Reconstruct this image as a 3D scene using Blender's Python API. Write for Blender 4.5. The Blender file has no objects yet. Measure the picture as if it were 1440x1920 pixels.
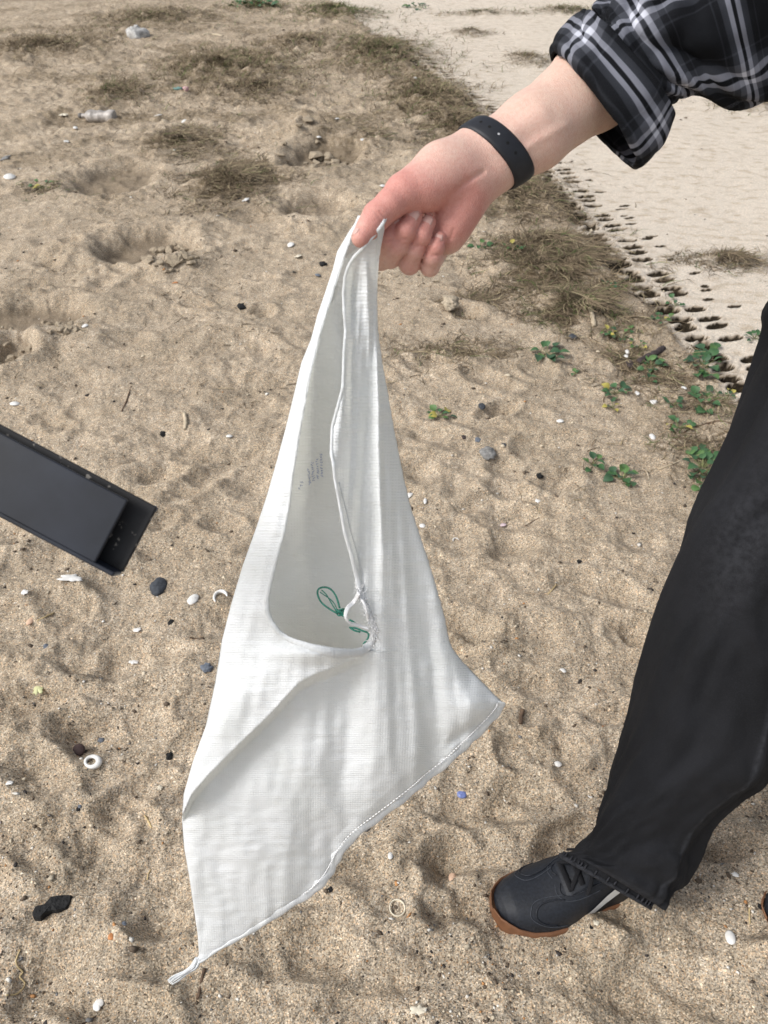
import bpy, bmesh, math, random
import numpy as np
from mathutils import Vector, Matrix
random.seed(7); RNG = np.random.default_rng(11)
C = bpy.context.scene.collection
SC = bpy.context.scene
R = math.radians

# ---------------------------------------------------------------- camera
CAM_H = 1.25; PITCH = R(40); FPX = 1478.0
cam_d = bpy.data.cameras.new('camera'); cam = bpy.data.objects.new('camera', cam_d); C.objects.link(cam)
cam.location = (0, 0, CAM_H); cam.rotation_euler = (math.pi/2 - PITCH, 0, 0)
cam_d.sensor_fit = 'VERTICAL'; cam_d.angle = 2*math.atan(960/FPX)
cam_d.clip_start = 0.02; cam_d.clip_end = 500
cam_d.dof.use_dof = True; cam_d.dof.focus_distance = .95; cam_d.dof.aperture_fstop = 9.5
SC.camera = cam
# ---------------------------------------------------------------- light: bright overcast, soft sun from the far left
SUN_EL = R(45); SUN_AZ = R(-110)            # azimuth from +Y towards +X
w = bpy.data.worlds.new('World'); SC.world = w; w.use_nodes = True
nt = w.node_tree; nt.nodes.clear()
sky = nt.nodes.new('ShaderNodeTexSky'); sky.sky_type = 'NISHITA'; sky.sun_disc = False
sky.sun_elevation = SUN_EL; sky.sun_rotation = SUN_AZ; sky.dust_density = 3; sky.air_density = 1
hs = nt.nodes.new('ShaderNodeHueSaturation'); hs.inputs['Saturation'].default_value = 0.38
bg = nt.nodes.new('ShaderNodeBackground'); bg.inputs['Strength'].default_value = 0.13
wo = nt.nodes.new('ShaderNodeOutputWorld')
nt.links.new(sky.outputs[0], hs.inputs['Color']); nt.links.new(hs.outputs[0], bg.inputs['Color']); nt.links.new(bg.outputs[0], wo.inputs[0])
sd = bpy.data.lights.new('sun', 'SUN'); sd.energy = 2.0; sd.angle = R(20); sd.color = (1.0, 0.985, 0.965)
so = bpy.data.objects.new('sun', sd); C.objects.link(so)
to_sun = Vector((math.sin(SUN_AZ)*math.cos(SUN_EL), math.cos(SUN_AZ)*math.cos(SUN_EL), math.sin(SUN_EL)))
so.rotation_euler = to_sun.to_track_quat('Z', 'Y').to_euler()
SC.view_settings.view_transform = 'Standard'; SC.view_settings.look = 'None'
SC.view_settings.exposure = 0.52; SC.view_settings.gamma = 1
SC.view_settings.use_curve_mapping = False
SC.cycles.use_denoising = True
SC.cycles.max_bounces = 6

# ---------------------------------------------------------------- helpers
FW = np.array([0, math.cos(PITCH), -math.sin(PITCH)]); UP = np.array([0, math.sin(PITCH), math.cos(PITCH)])
RT = np.array([1.0, 0, 0]); ORG = np.array([0, 0, CAM_H])
def P(px, py, d):
    "the point of the place that the photograph shows at (px, py), d metres along the lens axis"
    px, py, d = np.broadcast_arrays(np.asarray(px, float), np.asarray(py, float), np.asarray(d, float))
    u = (px-720)/FPX*d; v = (960-py)/FPX*d
    return ORG + d[..., None]*FW + u[..., None]*RT + v[..., None]*UP
def G(px, py):
    r = FW + (px-720)/FPX*RT + (960-py)/FPX*UP
    t = CAM_H/(-r[2]); p = ORG + t*r
    return p[0], p[1], t               # t = depth
def V(a): return Vector([float(q) for q in a])

def hash2(ix, iy, seed):
    h = (ix.astype(np.int64)*374761393 + iy.astype(np.int64)*668265263 + seed*974634777) & 0x7fffffff
    h = ((h ^ (h >> 13))*1274126177) & 0x7fffffff
    return ((h ^ (h >> 16)) & 0xffff)/65535.0
def gn(x, y, seed=0):
    "gradient noise about -0.7..0.7"
    x0 = np.floor(x); y0 = np.floor(y); fx = x-x0; fy = y-y0
    sx = fx*fx*fx*(fx*(fx*6-15)+10); sy = fy*fy*fy*(fy*(fy*6-15)+10)
    def g(dx, dy):
        a = hash2(x0+dx, y0+dy, seed)*2*np.pi
        return np.cos(a)*(fx-dx)+np.sin(a)*(fy-dy)
    a = g(0, 0)*(1-sx)+g(1, 0)*sx; b = g(0, 1)*(1-sx)+g(1, 1)*sx
    return (a*(1-sy)+b*sy)*1.4
def sstep(a, b, x):
    t = np.clip((x-a)/(b-a), 0, 1); return t*t*(3-2*t)

def tag(o, label=None, cat=None, group=None, kind=None):
    if label: o['label'] = label
    if cat: o['category'] = cat
    if group: o['group'] = group
    if kind: o['kind'] = kind
    return o
def mesh_obj(name, verts, faces, material, parent=None, smooth=True, uv=None, col=None):
    me = bpy.data.meshes.new(name)
    verts = np.asarray(verts, dtype=np.float32)
    if isinstance(faces, np.ndarray):
        n, k = faces.shape
        me.vertices.add(len(verts)); me.vertices.foreach_set('co', verts.ravel())
        me.loops.add(n*k); me.loops.foreach_set('vertex_index', faces.astype(np.int32).ravel())
        me.polygons.add(n); me.polygons.foreach_set('loop_start', np.arange(0, n*k, k, dtype=np.int32))
        me.polygons.foreach_set('loop_total', np.full(n, k, dtype=np.int32))
        me.update(calc_edges=True)
    else:
        me.from_pydata([tuple(map(float, v)) for v in verts], [], [tuple(int(q) for q in f) for f in faces]); me.update()
    if smooth:
        me.polygons.foreach_set('use_smooth', np.ones(len(me.polygons), dtype=bool))
    if uv is not None:
        li = np.zeros(len(me.loops), dtype=np.int32); me.loops.foreach_get('vertex_index', li)
        l = me.uv_layers.new(name='UVMap'); l.data.foreach_set('uv', np.asarray(uv, dtype=np.float32)[li].ravel())
    if col is not None:
        for nm, arr in col.items():
            arr = np.asarray(arr, dtype=np.float32)
            if arr.ndim == 1:
                a = me.attributes.new(nm, 'FLOAT', 'POINT'); a.data.foreach_set('value', arr)
            else:
                a = me.attributes.new(nm, 'FLOAT_COLOR', 'POINT')
                a.data.foreach_set('color', np.hstack([arr, np.ones((len(arr), 1), dtype=np.float32)]).ravel())
    if material: me.materials.append(material)
    o = bpy.data.objects.new(name, me); C.objects.link(o)
    if parent:
        o.parent = parent; o.matrix_parent_inverse = Matrix.Translation(-Vector(parent.location)) if parent.rotation_euler[:] == (0, 0, 0) else parent.matrix_basis.inverted()
    return o
def empty(name, loc, label, cat, group=None):
    o = bpy.data.objects.new(name, None); C.objects.link(o); o.location = V(loc); o.empty_display_size = .05
    return tag(o, label, cat, group)

def grid_faces(nr, nc, closed=False):
    r = np.arange(nr-1)[:, None]; c = np.arange(nc if closed else nc-1)[None, :]
    c2 = (c+1) % nc
    return np.stack([r*nc+c, r*nc+c2, (r+1)*nc+c2, (r+1)*nc+c], -1).reshape(-1, 4)
def catmull(pts, n):
    pts = np.asarray(pts, float); k = len(pts)
    q = np.vstack([2*pts[0]-pts[1], pts, 2*pts[-1]-pts[-2]])
    t = np.linspace(0, k-1, n); i = np.clip(t.astype(int), 0, k-2); f = (t-i)[:, None]
    a, b, c, d = q[i], q[i+1], q[i+2], q[i+3]
    return .5*((2*b)+(-a+c)*f+(2*a-5*b+4*c-d)*f*f+(-a+3*b-3*c+d)*f**3)
def tube_data(pts, rad, sides=8, flat=1.0, normal=None):
    pts = np.asarray(pts, float); n = len(pts)
    rad = np.broadcast_to(np.asarray(rad, float), (n,))
    tg = np.gradient(pts, axis=0); tg /= np.linalg.norm(tg, axis=1)[:, None]+1e-12
    ref = np.array([0, 0, 1.0]) if normal is None else np.asarray(normal, float)
    vs = []
    for i in range(n):
        a = np.cross(tg[i], ref); 
        if np.linalg.norm(a) < 1e-3: a = np.cross(tg[i], [1, 0.1, 0])
        a /= np.linalg.norm(a); b = np.cross(a, tg[i])
        th = np.arange(sides)*2*np.pi/sides
        vs.append(pts[i]+rad[i]*(np.cos(th)[:, None]*a+flat*np.sin(th)[:, None]*b))
    v = np.vstack(vs); f = [tuple(x) for x in grid_faces(n, sides, True)]
    f.append(tuple(range(sides))[::-1]); f.append(tuple((n-1)*sides+k for k in range(sides)))
    return v, f
def join_data(parts):
    vs, fs, o = [], [], 0
    for v, f in parts:
        vs.append(np.asarray(v)); fs += [tuple(int(q)+o for q in x) for x in f]; o += len(v)
    return np.vstack(vs), fs

# ---------------------------------------------------------------- material helpers
def new_mat(name):
    m = bpy.data.materials.new(name); m.use_nodes = True
    return m, m.node_tree, m.node_tree.nodes['Principled BSDF']
def N(t, kind, **kw):
    n = t.nodes.new(kind)
    for k, v in kw.items():
        if hasattr(n, k): setattr(n, k, v)
        else: n.inputs[k].default_value = v
    return n
def ramp(t, src, stops, interp='LINEAR'):
    r = t.nodes.new('ShaderNodeValToRGB'); r.color_ramp.interpolation = interp
    e = r.color_ramp.elements
    while len(e) < len(stops): e.new(0.5)
    for k, (p, c) in enumerate(stops):
        e[k].position = p; e[k].color = (c[0], c[1], c[2], 1) if hasattr(c, '__len__') else (c, c, c, 1)
    if src is not None: t.links.new(src, r.inputs[0])
    return r.outputs[0]
def mixc(t, fac, a, b, mode='MIX'):
    m = t.nodes.new('ShaderNodeMix'); m.data_type = 'RGBA'; m.blend_type = mode
    for s, v in ((m.inputs[0], fac), (m.inputs[6], a), (m.inputs[7], b)):
        if isinstance(v, bpy.types.NodeSocket): t.links.new(v, s)
        elif hasattr(v, '__len__'): s.default_value = (v[0], v[1], v[2], 1)
        else: s.default_value = v
    return m.outputs[2]
def math_(t, op, a, b=0.0, c=None):
    m = t.nodes.new('ShaderNodeMath'); m.operation = op
    for s, v in zip(m.inputs, (a, b, c)):
        if v is None: continue
        if isinstance(v, bpy.types.NodeSocket): t.links.new(v, s)
        else: s.default_value = v
    return m.outputs[0]
def bump(t, h, strength, dist, prev=None):
    b = t.nodes.new('ShaderNodeBump'); b.inputs['Strength'].default_value = strength; b.inputs['Distance'].default_value = dist
    t.links.new(h, b.inputs['Height'])
    if prev is not None: t.links.new(prev, b.inputs['Normal'])
    return b.outputs[0]
def simple(name, col, rough=.7, var=.25, scale=60, bstr=.3, bdist=.001, attr=None, spec=.4):
    m, t, b = new_mat(name)
    tc = N(t, 'ShaderNodeTexCoord')
    no = N(t, 'ShaderNodeTexNoise', Scale=scale, Detail=5.0); t.links.new(tc.outputs['Object'], no.inputs['Vector'])
    base = col
    if attr:
        a = N(t, 'ShaderNodeAttribute'); a.attribute_name = attr; base = a.outputs['Color']
    dark = mixc(t, 1.0, base, (1-var,)*3, 'MULTIPLY'); lite = mixc(t, 1.0, base, (1+var,)*3, 'MULTIPLY')
    f = ramp(t, no.outputs[0], [(.35, 0), (.65, 1)])
    t.links.new(mixc(t, f, dark, lite), b.inputs['Base Color'])
    b.inputs['Roughness'].default_value = rough; b.inputs['Specular IOR Level'].default_value = spec
    t.links.new(bump(t, no.outputs[0], bstr, bdist), b.inputs['Normal'])
    return m

# ---------------------------------------------------------------- the ground: trampled sand, road and tyre track
TRK = np.array([G(*p)[:2] for p in [(700, 60), (800, 135), (880, 195), (930, 240), (1000, 300), (1080, 400), (1150, 485), (1210, 547), (1290, 615), (1337, 665), (1390, 730), (1450, 810), (1560, 960)]])
def track_sd(x, y):
    "signed distance to the left row of the tyre track (+ on the road side) and the run along it"
    best = np.full(np.shape(x), 1e9); sd = np.zeros(np.shape(x)); run = np.zeros(np.shape(x)); acc = 0
    for a, b in zip(TRK[:-1], TRK[1:]):
        d = b-a; L = np.hypot(*d); d = d/L
        tt = np.clip((x-a[0])*d[0]+(y-a[1])*d[1], 0, L)
        dx = x-a[0]-tt*d[0]; dy = y-a[1]-tt*d[1]; q = np.hypot(dx, dy)
        s = np.sign(dx*(-d[1])+dy*d[0])
        m = q < best; best = np.where(m, q, best); sd = np.where(m, q*s, sd); run = np.where(m, acc+tt, run); acc += L
    return sd, run
def track_pt(run, off):
    acc = 0
    for a, b in zip(TRK[:-1], TRK[1:]):
        d = b-a; L = np.hypot(*d)
        if run <= acc+L or b is TRK[-1]:
            d = d/L; p = a+d*(run-acc); return p+off*np.array([-d[1], d[0]]), math.atan2(d[1], d[0])
        acc += L
    d = d/L
    return TRK[-1]+off*np.array([-d[1], d[0]]), math.atan2(d[1], d[0])
_t = track_sd(np.array([G(1420, 500)[0]]), np.array([G(1420, 500)[1]]))[0][0]
SGN = 1.0 if _t > 0 else -1.0
TRL = float(np.sum(np.hypot(*np.diff(TRK, axis=0).T)))

# pits of the tyre track: (x, y, half across, half along, angle, depth, damp)
PITS = []
s = 0.1; k = 0
while s < TRL-.05:
    fade = 1.0
    (p, a) = track_pt(s, SGN*random.uniform(.008, .026))
    aa = R(random.uniform(14, 26))
    PITS.append((p[0], p[1], random.uniform(.037, .043), random.uniform(.0215, .0245), aa, random.uniform(.030, .038), 1.0))
    if k % 5 != 4:
        (p, a) = track_pt(s+.01, SGN*random.uniform(.122, .136))
        PITS.append((p[0], p[1], random.uniform(.036, .044), random.uniform(.0165, .020), aa, random.uniform(.014, .02), 1.0))
    if random.random() < .45:
        (p, a) = track_pt(s+random.uniform(-.02, .02), SGN*random.uniform(.21, .28))
        PITS.append((p[0], p[1], random.uniform(.015, .03), random.uniform(.008, .012), aa, random.uniform(.004, .007), .75))
    s += .054 if k % 2 == 0 else .078
    k += 1
# smooth dents in the soft sand: px, py, half width px, half height px, turn, depth
DENTS = []
def dent(px, py, rx, ry, rot, depth, rim=.35, damp=0.0, flat=False):
    x, y, d = G(px, py); sl = math.sin(PITCH+math.atan((py-960)/FPX))
    DENTS.append((x, y, rx*d/FPX, ry*d/FPX/max(sl, .25), R(rot), depth, rim, damp, flat))
for q in [(960, 1022, 45, 26, 0, .020), (1050, 908, 34, 24, -30, .018), (1215, 880, 30, 20, 10, .010), (370, 905, 26, 45, -35, .017), (440, 772, 60, 28, 10, .016),
          (835, 822, 50, 18, -30, .016), (240, 1240, 90, 26, 15, .018), (55, 1318, 80, 30, 15, .020), (90, 1825, 95, 62, 10, .020), (1180, 1188, 36, 22, 0, .014),
          (1150, 1345, 50, 20, 10, .014), (620, 1000, 60, 30, 0, .01), (780, 880, 35, 22, 0, .015), (1345, 1600, 70, 14, 8, .014), (190, 1380, 120, 34, 20, .018),
          (880, 1520, 80, 22, -8, .012), (240, 1620, 110, 30, 18, .014), (560, 1780, 90, 40, 0, .012), (1250, 1850, 110, 40, 0, .010), (50, 1560, 60, 24, 0, .012),
          (1340, 735, 30, 12, 0, .012), (1225, 745, 34, 14, 0, .014), (100, 1030, 40, 24, 20, .012), (130, 230, 60, 14, 0, .03), (40, 250, 60, 14, 10, .03), (480, 400, 60, 14, 0, .03), (110, 120, 60, 10, 0, .03), (530, 240, 50, 12, 0, .03), (690, 300, 60, 16, 0, .02), (450, 650, 60, 22, 0, .014), (150, 720, 50, 20, 20, .016),
          (760, 1300, 70, 26, 0, .01), (1060, 1600, 40, 18, 0, .010), (980, 640, 50, 14, 0, .010), (300, 1010, 60, 22, -10, .010), (740, 1830, 70, 24, 0, .010),
          (470, 905, 50, 22, -20, .012), (1000, 1180, 60, 18, 6, .010), (330, 1750, 80, 26, 14, .010)]:
    dent(*q)
for k in range(230):
    px = random.uniform(-300, 1100) if k % 3 else random.uniform(-100, 1440); py = random.uniform(40, 1900)
    x, y, d = G(px, py)
    DENTS.append((x, y, random.uniform(.035, .085), random.uniform(.022, .045), random.uniform(-.6, .6), random.uniform(.005, .017), .5, 0, False))
# shoe prints with damp, smooth bottoms
dent(215, 335, 66, 26, -16, .032, .4, .8, True)
dent(275, 465, 82, 28, 12, .045, .4, .8, True)
dent(45, 592, 105, 26, 6, .040, .4, .8, True)
dent(20, 660, 38, 22, 0, .04, .3, .5, True)
dent(600, 385, 62, 20, 6, .035, .4, .4, True)
dent(610, 290, 60, 22, -20, .055, .3, .9, True)
# humps: px, py, rx, ry, height
HUMPS = []
def hump(px, py, rx, ry, hgt):
    x, y, d = G(px, py); sl = math.sin(PITCH+math.atan((py-960)/FPX)); HUMPS.append((x, y, rx*d/FPX, ry*d/FPX/max(sl, .2), hgt))
GRASS = [(80, 84, 120, 26, .9, 0), (290, 30, 125, 32, .8, .1), (430, 118, 135, 40, 1, .1), (222, 172, 62, 26, .8, .1), (345, 262, 78, 28, .8, 0), (440, 335, 85, 36, 1, 0),
         (565, 78, 62, 20, .8, 0), (480, 170, 105, 24, .7, 0), (630, 20, 85, 20, 1, .8), (715, 92, 100, 44, 1, .25), (805, 178, 85, 42, 1, .1), (870, 240, 80, 30, .8, 0),
         (960, 350, 95, 48, .9, 0), (1040, 480, 95, 58, 1, 0), (1085, 570, 70, 34, .8, .1), (880, 57, 40, 8, .7, .1), (985, 103, 38, 14, .6, 0), (900, 22, 90, 5, .7, .5),
         (1370, 478, 75, 16, .6, 0), (1060, 16, 60, 10, .8, .5), (1010, 108, 36, 12, .4, 0), (860, 655, 110, 26, .18, 0), (1180, 660, 60, 30, .22, .1), (1240, 700, 60, 25, .22, 0),
         (700, 255, 90, 30, .35, 0), (900, 560, 60, 30, .3, 0), (1310, 830, 60, 24, .15, .1), (1400, 185, 60, 14, .7, .1), (80, 352, 60, 18, .2, .3), (1330, 760, 50, 14, .3, .1), (480, 12, 60, 12, .9, .7)]
for q in GRASS: hump(q[0], q[1]+q[3]*.3, q[2]*1.15, q[3]*1.0, .045*q[4])
for q in [(560, 250, 80, 24, .06), (60, 470, 120, 20, .02), (320, 500, 60, 26, .03), (120, 640, 90, 20, .03), (30, 1120, 150, 40, .012), (330, 545, 120, 22, .02), (1445, 1790, 60, 22, .040)]: hump(*q)
HUMPS += [(.315, .505, .075, .030, .036), (.385, .540, .065, .034, .046), (.25, .497, .035, .018, .012)]

def rot_ell(x, y, cx, cy, a, b, ang):
    c, s = math.cos(ang), math.sin(ang); dx = x-cx; dy = y-cy
    return ((dx*c+dy*s)/a)**2+((-dx*s+dy*c)/b)**2
def apply_local(x, y, arrs, cx, cy, rad, fn):
    m = np.nonzero((np.abs(x-cx) < rad) & (np.abs(y-cy) < rad))
    if len(m[0]): fn(m)
def ground(x, y):
    "height, damp, road, thatch"
    x = np.asarray(x, float).ravel(); y = np.asarray(y, float).ravel()
    sd, run = track_sd(x, y); sd = sd*SGN
    sdw = sd+.02*gn(x*4, y*4, 5)
    road = sstep(-.075, -.03, sdw)
    far = sstep(8, 14, y)
    wx = x+.05*gn(x*3, y*3, 1); wy = y+.05*gn(x*3, y*3, 2)
    soft = 1-road
    tr = .55+.45*sstep(-.3, .4, gn(x*1.3, y*1.3, 3))
    l1 = gn(wx*4.5, wy*5.5, 10); l2 = gn(wx*11, wy*13, 11); l3 = gn(wx*27, wy*30, 12); l4 = gn(x*70, y*75, 13); l5 = gn(x*150, y*150, 14); l6 = gn(x*320, y*320, 15)
    h = .010*gn(x*1.1, y*1.1, 20)*(1-far)
    h += soft*tr*(.021*(l1-.3*np.abs(l1))+.0088*(l2-.6*np.abs(l2)))*(1-far*.6)
    h += (soft*.85+.12)*(.0046*l3*(.3+tr)+.0026*l4)+(soft*.7+.3)*(.0012*l5+.0007*l6)
    rough = sstep(2.6, 5.5, y)*soft*(1-far)
    h += rough*(.024*np.abs(l2)+.012*np.abs(l3))
    h += road*(.005*gn(x*2.2, y*3, 30)+.0012*gn(x*9+y*3, y*12, 31)+.0006*gn(x*24, y*30, 32))
    h += -.018*road + .008*np.exp(-((sdw+.12)/.05)**2)
    damp = np.zeros_like(h)
    def dfn(c):
        def f(m):
            ax, ay, a, b, ang, dep, rim, dmp, flat = c
            warp = 1+.38*gn(x[m]*9, y[m]*9, 40)+.10*gn(x[m]*40, y[m]*40, 43)
            q = rot_ell(x[m], y[m], ax, ay, a, b, ang)*warp
            if flat: prof = -1/(1+q**6)
            else: prof = -np.exp(-q*1.3)
            dep = dep*1.25; h[m] += (dep*prof+dep*rim*np.exp(-((np.sqrt(q)-1.45)/.35)**2))*(1-road[m]*.85)
            if dmp: damp[m] = np.maximum(damp[m], dmp*(1-sstep(.7, 1.15, q)))
        return f
    for c in DENTS: apply_local(x, y, None, c[0], c[1], max(c[2], c[3])*2.4, dfn(c))
    def hfn(c):
        def f(m):
            q = ((x[m]-c[0])/c[2])**2+((y[m]-c[1])/c[3])**2
            h[m] += c[4]*np.exp(-q*1.5)*(1+.5*l2[m])
        return f
    for c in HUMPS: apply_local(x, y, None, c[0], c[1], max(c[2], c[3])*2.2, hfn(c))
    def pfn(c):
        def f(m):
            q = rot_ell(x[m], y[m], c[0], c[1], c[2], c[3], c[4])*(1+.22*gn(x[m]*45, y[m]*45, 41))
            h[m] -= c[5]*(1-sstep(.5, 1.2, q)) - c[5]*.22*np.exp(-((np.sqrt(q)-1.35)/.2)**2)
            damp[m] = np.maximum(damp[m], (1+c[6])*(1-sstep(1.0, 1.4, q)))
        return f
    for c in PITS: apply_local(x, y, None, c[0], c[1], .1, pfn(c))
    th = np.zeros_like(h)
    for (px, py, rx, ry, dn, gr), c in zip(GRASS, HUMPS):
        def tf(m):
            q = ((x[m]-c[0])/c[2])**2+((y[m]-c[1])/c[3])**2
            th[m] = np.maximum(th[m], dn*(1-sstep(.3, 1.3, q+.5*l2[m])))
        apply_local(x, y, None, c[0], c[1], max(c[2], c[3])*1.6, tf)
    th = np.maximum(th, rough*.8*sstep(.0, .45, gn(x*2.1, y*2.6, 61)+.25*l2))
    damp = np.maximum(damp, 2*np.exp(-((sd+.035)/.040)**2)*sstep(2.3, 2.9, y)*sstep(-.35, .0, gn(x*9, y*9, 62))*(1-sstep(7, 9, y)))
    # litter along the bank
    th = np.maximum(th, .55*np.exp(-((sd+.22)/.2)**2)*sstep(-.2, .35, l1+.2)*(y > 1.2))
    return h, damp, road, th
def H(x, y):
    return float(ground(np.array([x]), np.array([y]))[0][0])

def build_ground():
    ys = [.18]
    while ys[-1] < 13: ys.append(ys[-1]+.0034+.0018*max(ys[-1]-.2, 0))
    ys = np.array([-30, -12, -5, -2, -1, -.5, -.25, -.1, 0, .06, .11, .15]+ys+[14, 16, 20, 28, 45, 80, 140])
    n = 640; u = np.linspace(-1, 1, n)
    wid = .38+.60*np.clip(ys, 0, 13)
    ext = np.array([1.15, 1.5, 2.2, 4, 9, 20, 60])
    u = np.concatenate([-ext[::-1], u, ext])
    X = wid[:, None]*u[None, :]; Y = np.repeat(ys[:, None], len(u), 1)
    h, damp, road, th = ground(X.ravel(), Y.ravel())
    fz = sstep(12, 20, np.abs(Y.ravel()))
    v = np.stack([X.ravel(), Y.ravel(), h*(1-fz*.5)], -1)
    print('ground verts', len(v))
    return mesh_obj('sand_ground', v, grid_faces(len(ys), len(u)), sand_material(), col={'damp': damp, 'road': road, 'thatch': th})

def sand_material():
    m, t, b = new_mat('sand')
    geo = N(t, 'ShaderNodeNewGeometry'); pos = geo.outputs['Position']
    def at(n):
        a = N(t, 'ShaderNodeAttribute'); a.attribute_name = n; return a.outputs['Fac']
    def noise(s, d=4.0, r=.6):
        n = N(t, 'ShaderNodeTexNoise', Scale=s, Detail=d, Roughness=r); t.links.new(pos, n.inputs['Vector']); return n.outputs[0]
    def vor(s, out='Color', feature='F1'):
        n = N(t, 'ShaderNodeTexVoronoi', feature=feature, Scale=s); t.links.new(pos, n.inputs['Vector']); return n
    nb = noise(3.5); nm = noise(22, 6.0)
    dry = mixc(t, ramp(t, nb, [(.35, 0), (.65, 1)]), (.335, .280, .207), (.43, .362, .275))
    dry = mixc(t, ramp(t, nm, [(.38, 0), (.62, .55)]), dry, (.245, .198, .14))
    # single grains
    g1 = vor(520); sep = N(t, 'ShaderNodeSeparateColor'); t.links.new(g1.outputs['Color'], sep.inputs[0])
    val = ramp(t, sep.outputs[0], [(0, .28), (.14, .5), (.45, 1.0), (.85, 1.35), (1, 2.0)])
    hue = ramp(t, sep.outputs[1], [(0, (1.15, .95, .78)), (.4, (1, 1, 1)), (.8, (1, 1, 1)), (1, (.93, 1.0, 1.12))])
    gr = mixc(t, 1.0, val, hue, 'MULTIPLY')
    g2 = vor(230); sep2 = N(t, 'ShaderNodeSeparateColor'); t.links.new(g2.outputs['Color'], sep2.inputs[0])
    val2 = ramp(t, sep2.outputs[0], [(0, .4), (.08, .7), (.16, 1.0), (.9, 1.0), (.95, 1.45), (1, 2.0)])
    col = mixc(t, .85, dry, gr, 'MULTIPLY'); 
    inside = ramp(t, g2.outputs['Distance'], [(.3, 1), (.5, 0)])
    col = mixc(t, inside, col, mixc(t, 1.0, col, val2, 'MULTIPLY'))
    # pale compact road sand
    roadn = N(t, 'ShaderNodeTexNoise', Scale=1.0, Detail=6.0)
    mp = N(t, 'ShaderNodeMapping'); mp.inputs['Scale'].default_value = (14, 22, 14); mp.inputs['Rotation'].default_value = (0, 0, .3)
    t.links.new(pos, mp.inputs[0]); t.links.new(mp.outputs[0], roadn.inputs['Vector'])
    rc = mixc(t, ramp(t, roadn.outputs[0], [(.30, 0), (.50, 1)]), (.42, .355, .275), (.545, .485, .405))
    rc = mixc(t, .5, rc, gr, 'MULTIPLY'); rc = mixc(t, ramp(t, noise(16, 8.0, .75), [(.60, 0), (.70, .6)]), rc, (.22, .175, .125))
    col = mixc(t, at('road'), col, rc)
    # brown plant litter worked into the sand
    ln = noise(45, 8.0, .75)
    col = mixc(t, math_(t, 'MULTIPLY', at('thatch'), ramp(t, ln, [(.40, .15), (.58, .95)])), col, (.125, .092, .052))
    # damp, dark earth where the surface is broken
    dm = at('damp')
    d1 = math_(t, 'MINIMUM', dm, 1.0); d2 = math_(t, 'SUBTRACT', dm, 1.0); d2 = math_(t, 'MAXIMUM', d2, 0.0); d2 = math_(t, 'MINIMUM', math_(t, 'MULTIPLY', d2, 2.2), 1.0)
    col = mixc(t, math_(t, 'MULTIPLY', d1, .88), col, (.165, .128, .088))
    fib = noise(140, 6.0, .8)
    col = mixc(t, d2, col, mixc(t, ramp(t, fib, [(.5, 0), (.75, 1)]), (.022, .016, .010), (.11, .085, .05)))
    t.links.new(col, b.inputs['Base Color'])
    b.inputs['Roughness'].default_value = .95; b.inputs['Specular IOR Level'].default_value = .15
    hh = math_(t, 'ADD', math_(t, 'MULTIPLY', sep.outputs[2], .6), math_(t, 'MULTIPLY', noise(300, 3.0), .9))
    n1 = bump(t, hh, .55, .0016)
    n2 = bump(t, noise(75, 5.0, .65), .55, .006, n1)
    t.links.new(n2, b.inputs['Normal'])
    return m
gnd = build_ground(); tag(gnd, 'pale brown trampled sand with pits and shoe prints', None, kind='structure')

# ---------------------------------------------------------------- signed-distance modelling for the body
class SDF:
    def __init__(s, lo, hi, h):
        s.lo = np.array(lo, float); s.h = h; s.n = np.ceil((np.array(hi)-s.lo)/h).astype(int)+1
        s.v = np.full(s.n, .05, dtype=np.float32)
    def block(s, lo, hi):
        a = np.clip(((lo-s.lo)/s.h).astype(int), 0, s.n-1); b = np.clip(((hi-s.lo)/s.h).astype(int)+2, 1, s.n)
        sl = tuple(slice(i, j) for i, j in zip(a, b))
        g = np.meshgrid(*[s.lo[k]+s.h*np.arange(a[k], b[k]) for k in range(3)], indexing='ij')
        return sl, g
def cone_d(g, a, b, ra, rb):
    a = np.asarray(a, float); b = np.asarray(b, float); ba = b-a; L2 = ba@ba
    p = [g[k]-a[k] for k in range(3)]
    t = np.clip((p[0]*ba[0]+p[1]*ba[1]+p[2]*ba[2])/L2, 0, 1)
    d = np.sqrt(sum((p[k]-t*ba[k])**2 for k in range(3)))
    return d-(ra+(rb-ra)*t)
def smin(a, b, k):
    if k <= 0: return np.minimum(a, b)
    h = np.clip(.5+.5*(b-a)/k, 0, 1); return b*(1-h)+a*h-k*h*(1-h)
def add_cone(S, a, b, ra, rb, k):
    m = max(ra, rb)+.03+k
    lo = np.minimum(a, b)-m; hi = np.maximum(a, b)+m
    sl, g = S.block(lo, hi); S.v[sl] = smin(S.v[sl], cone_d(g, a, b, ra, rb), k)
def add_ell(S, c, axes, rad, k):
    m = max(rad)+.03+k; c = np.asarray(c, float)
    sl, g = S.block(c-m, c+m); q = [g[i]-c[i] for i in range(3)]
    loc = [sum(q[i]*axes[j][i] for i in range(3))/rad[j] for j in range(3)]
    r = np.sqrt(sum(l*l for l in loc)); d = (r-1)*min(rad)
    S.v[sl] = smin(S.v[sl], d, k)
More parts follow.
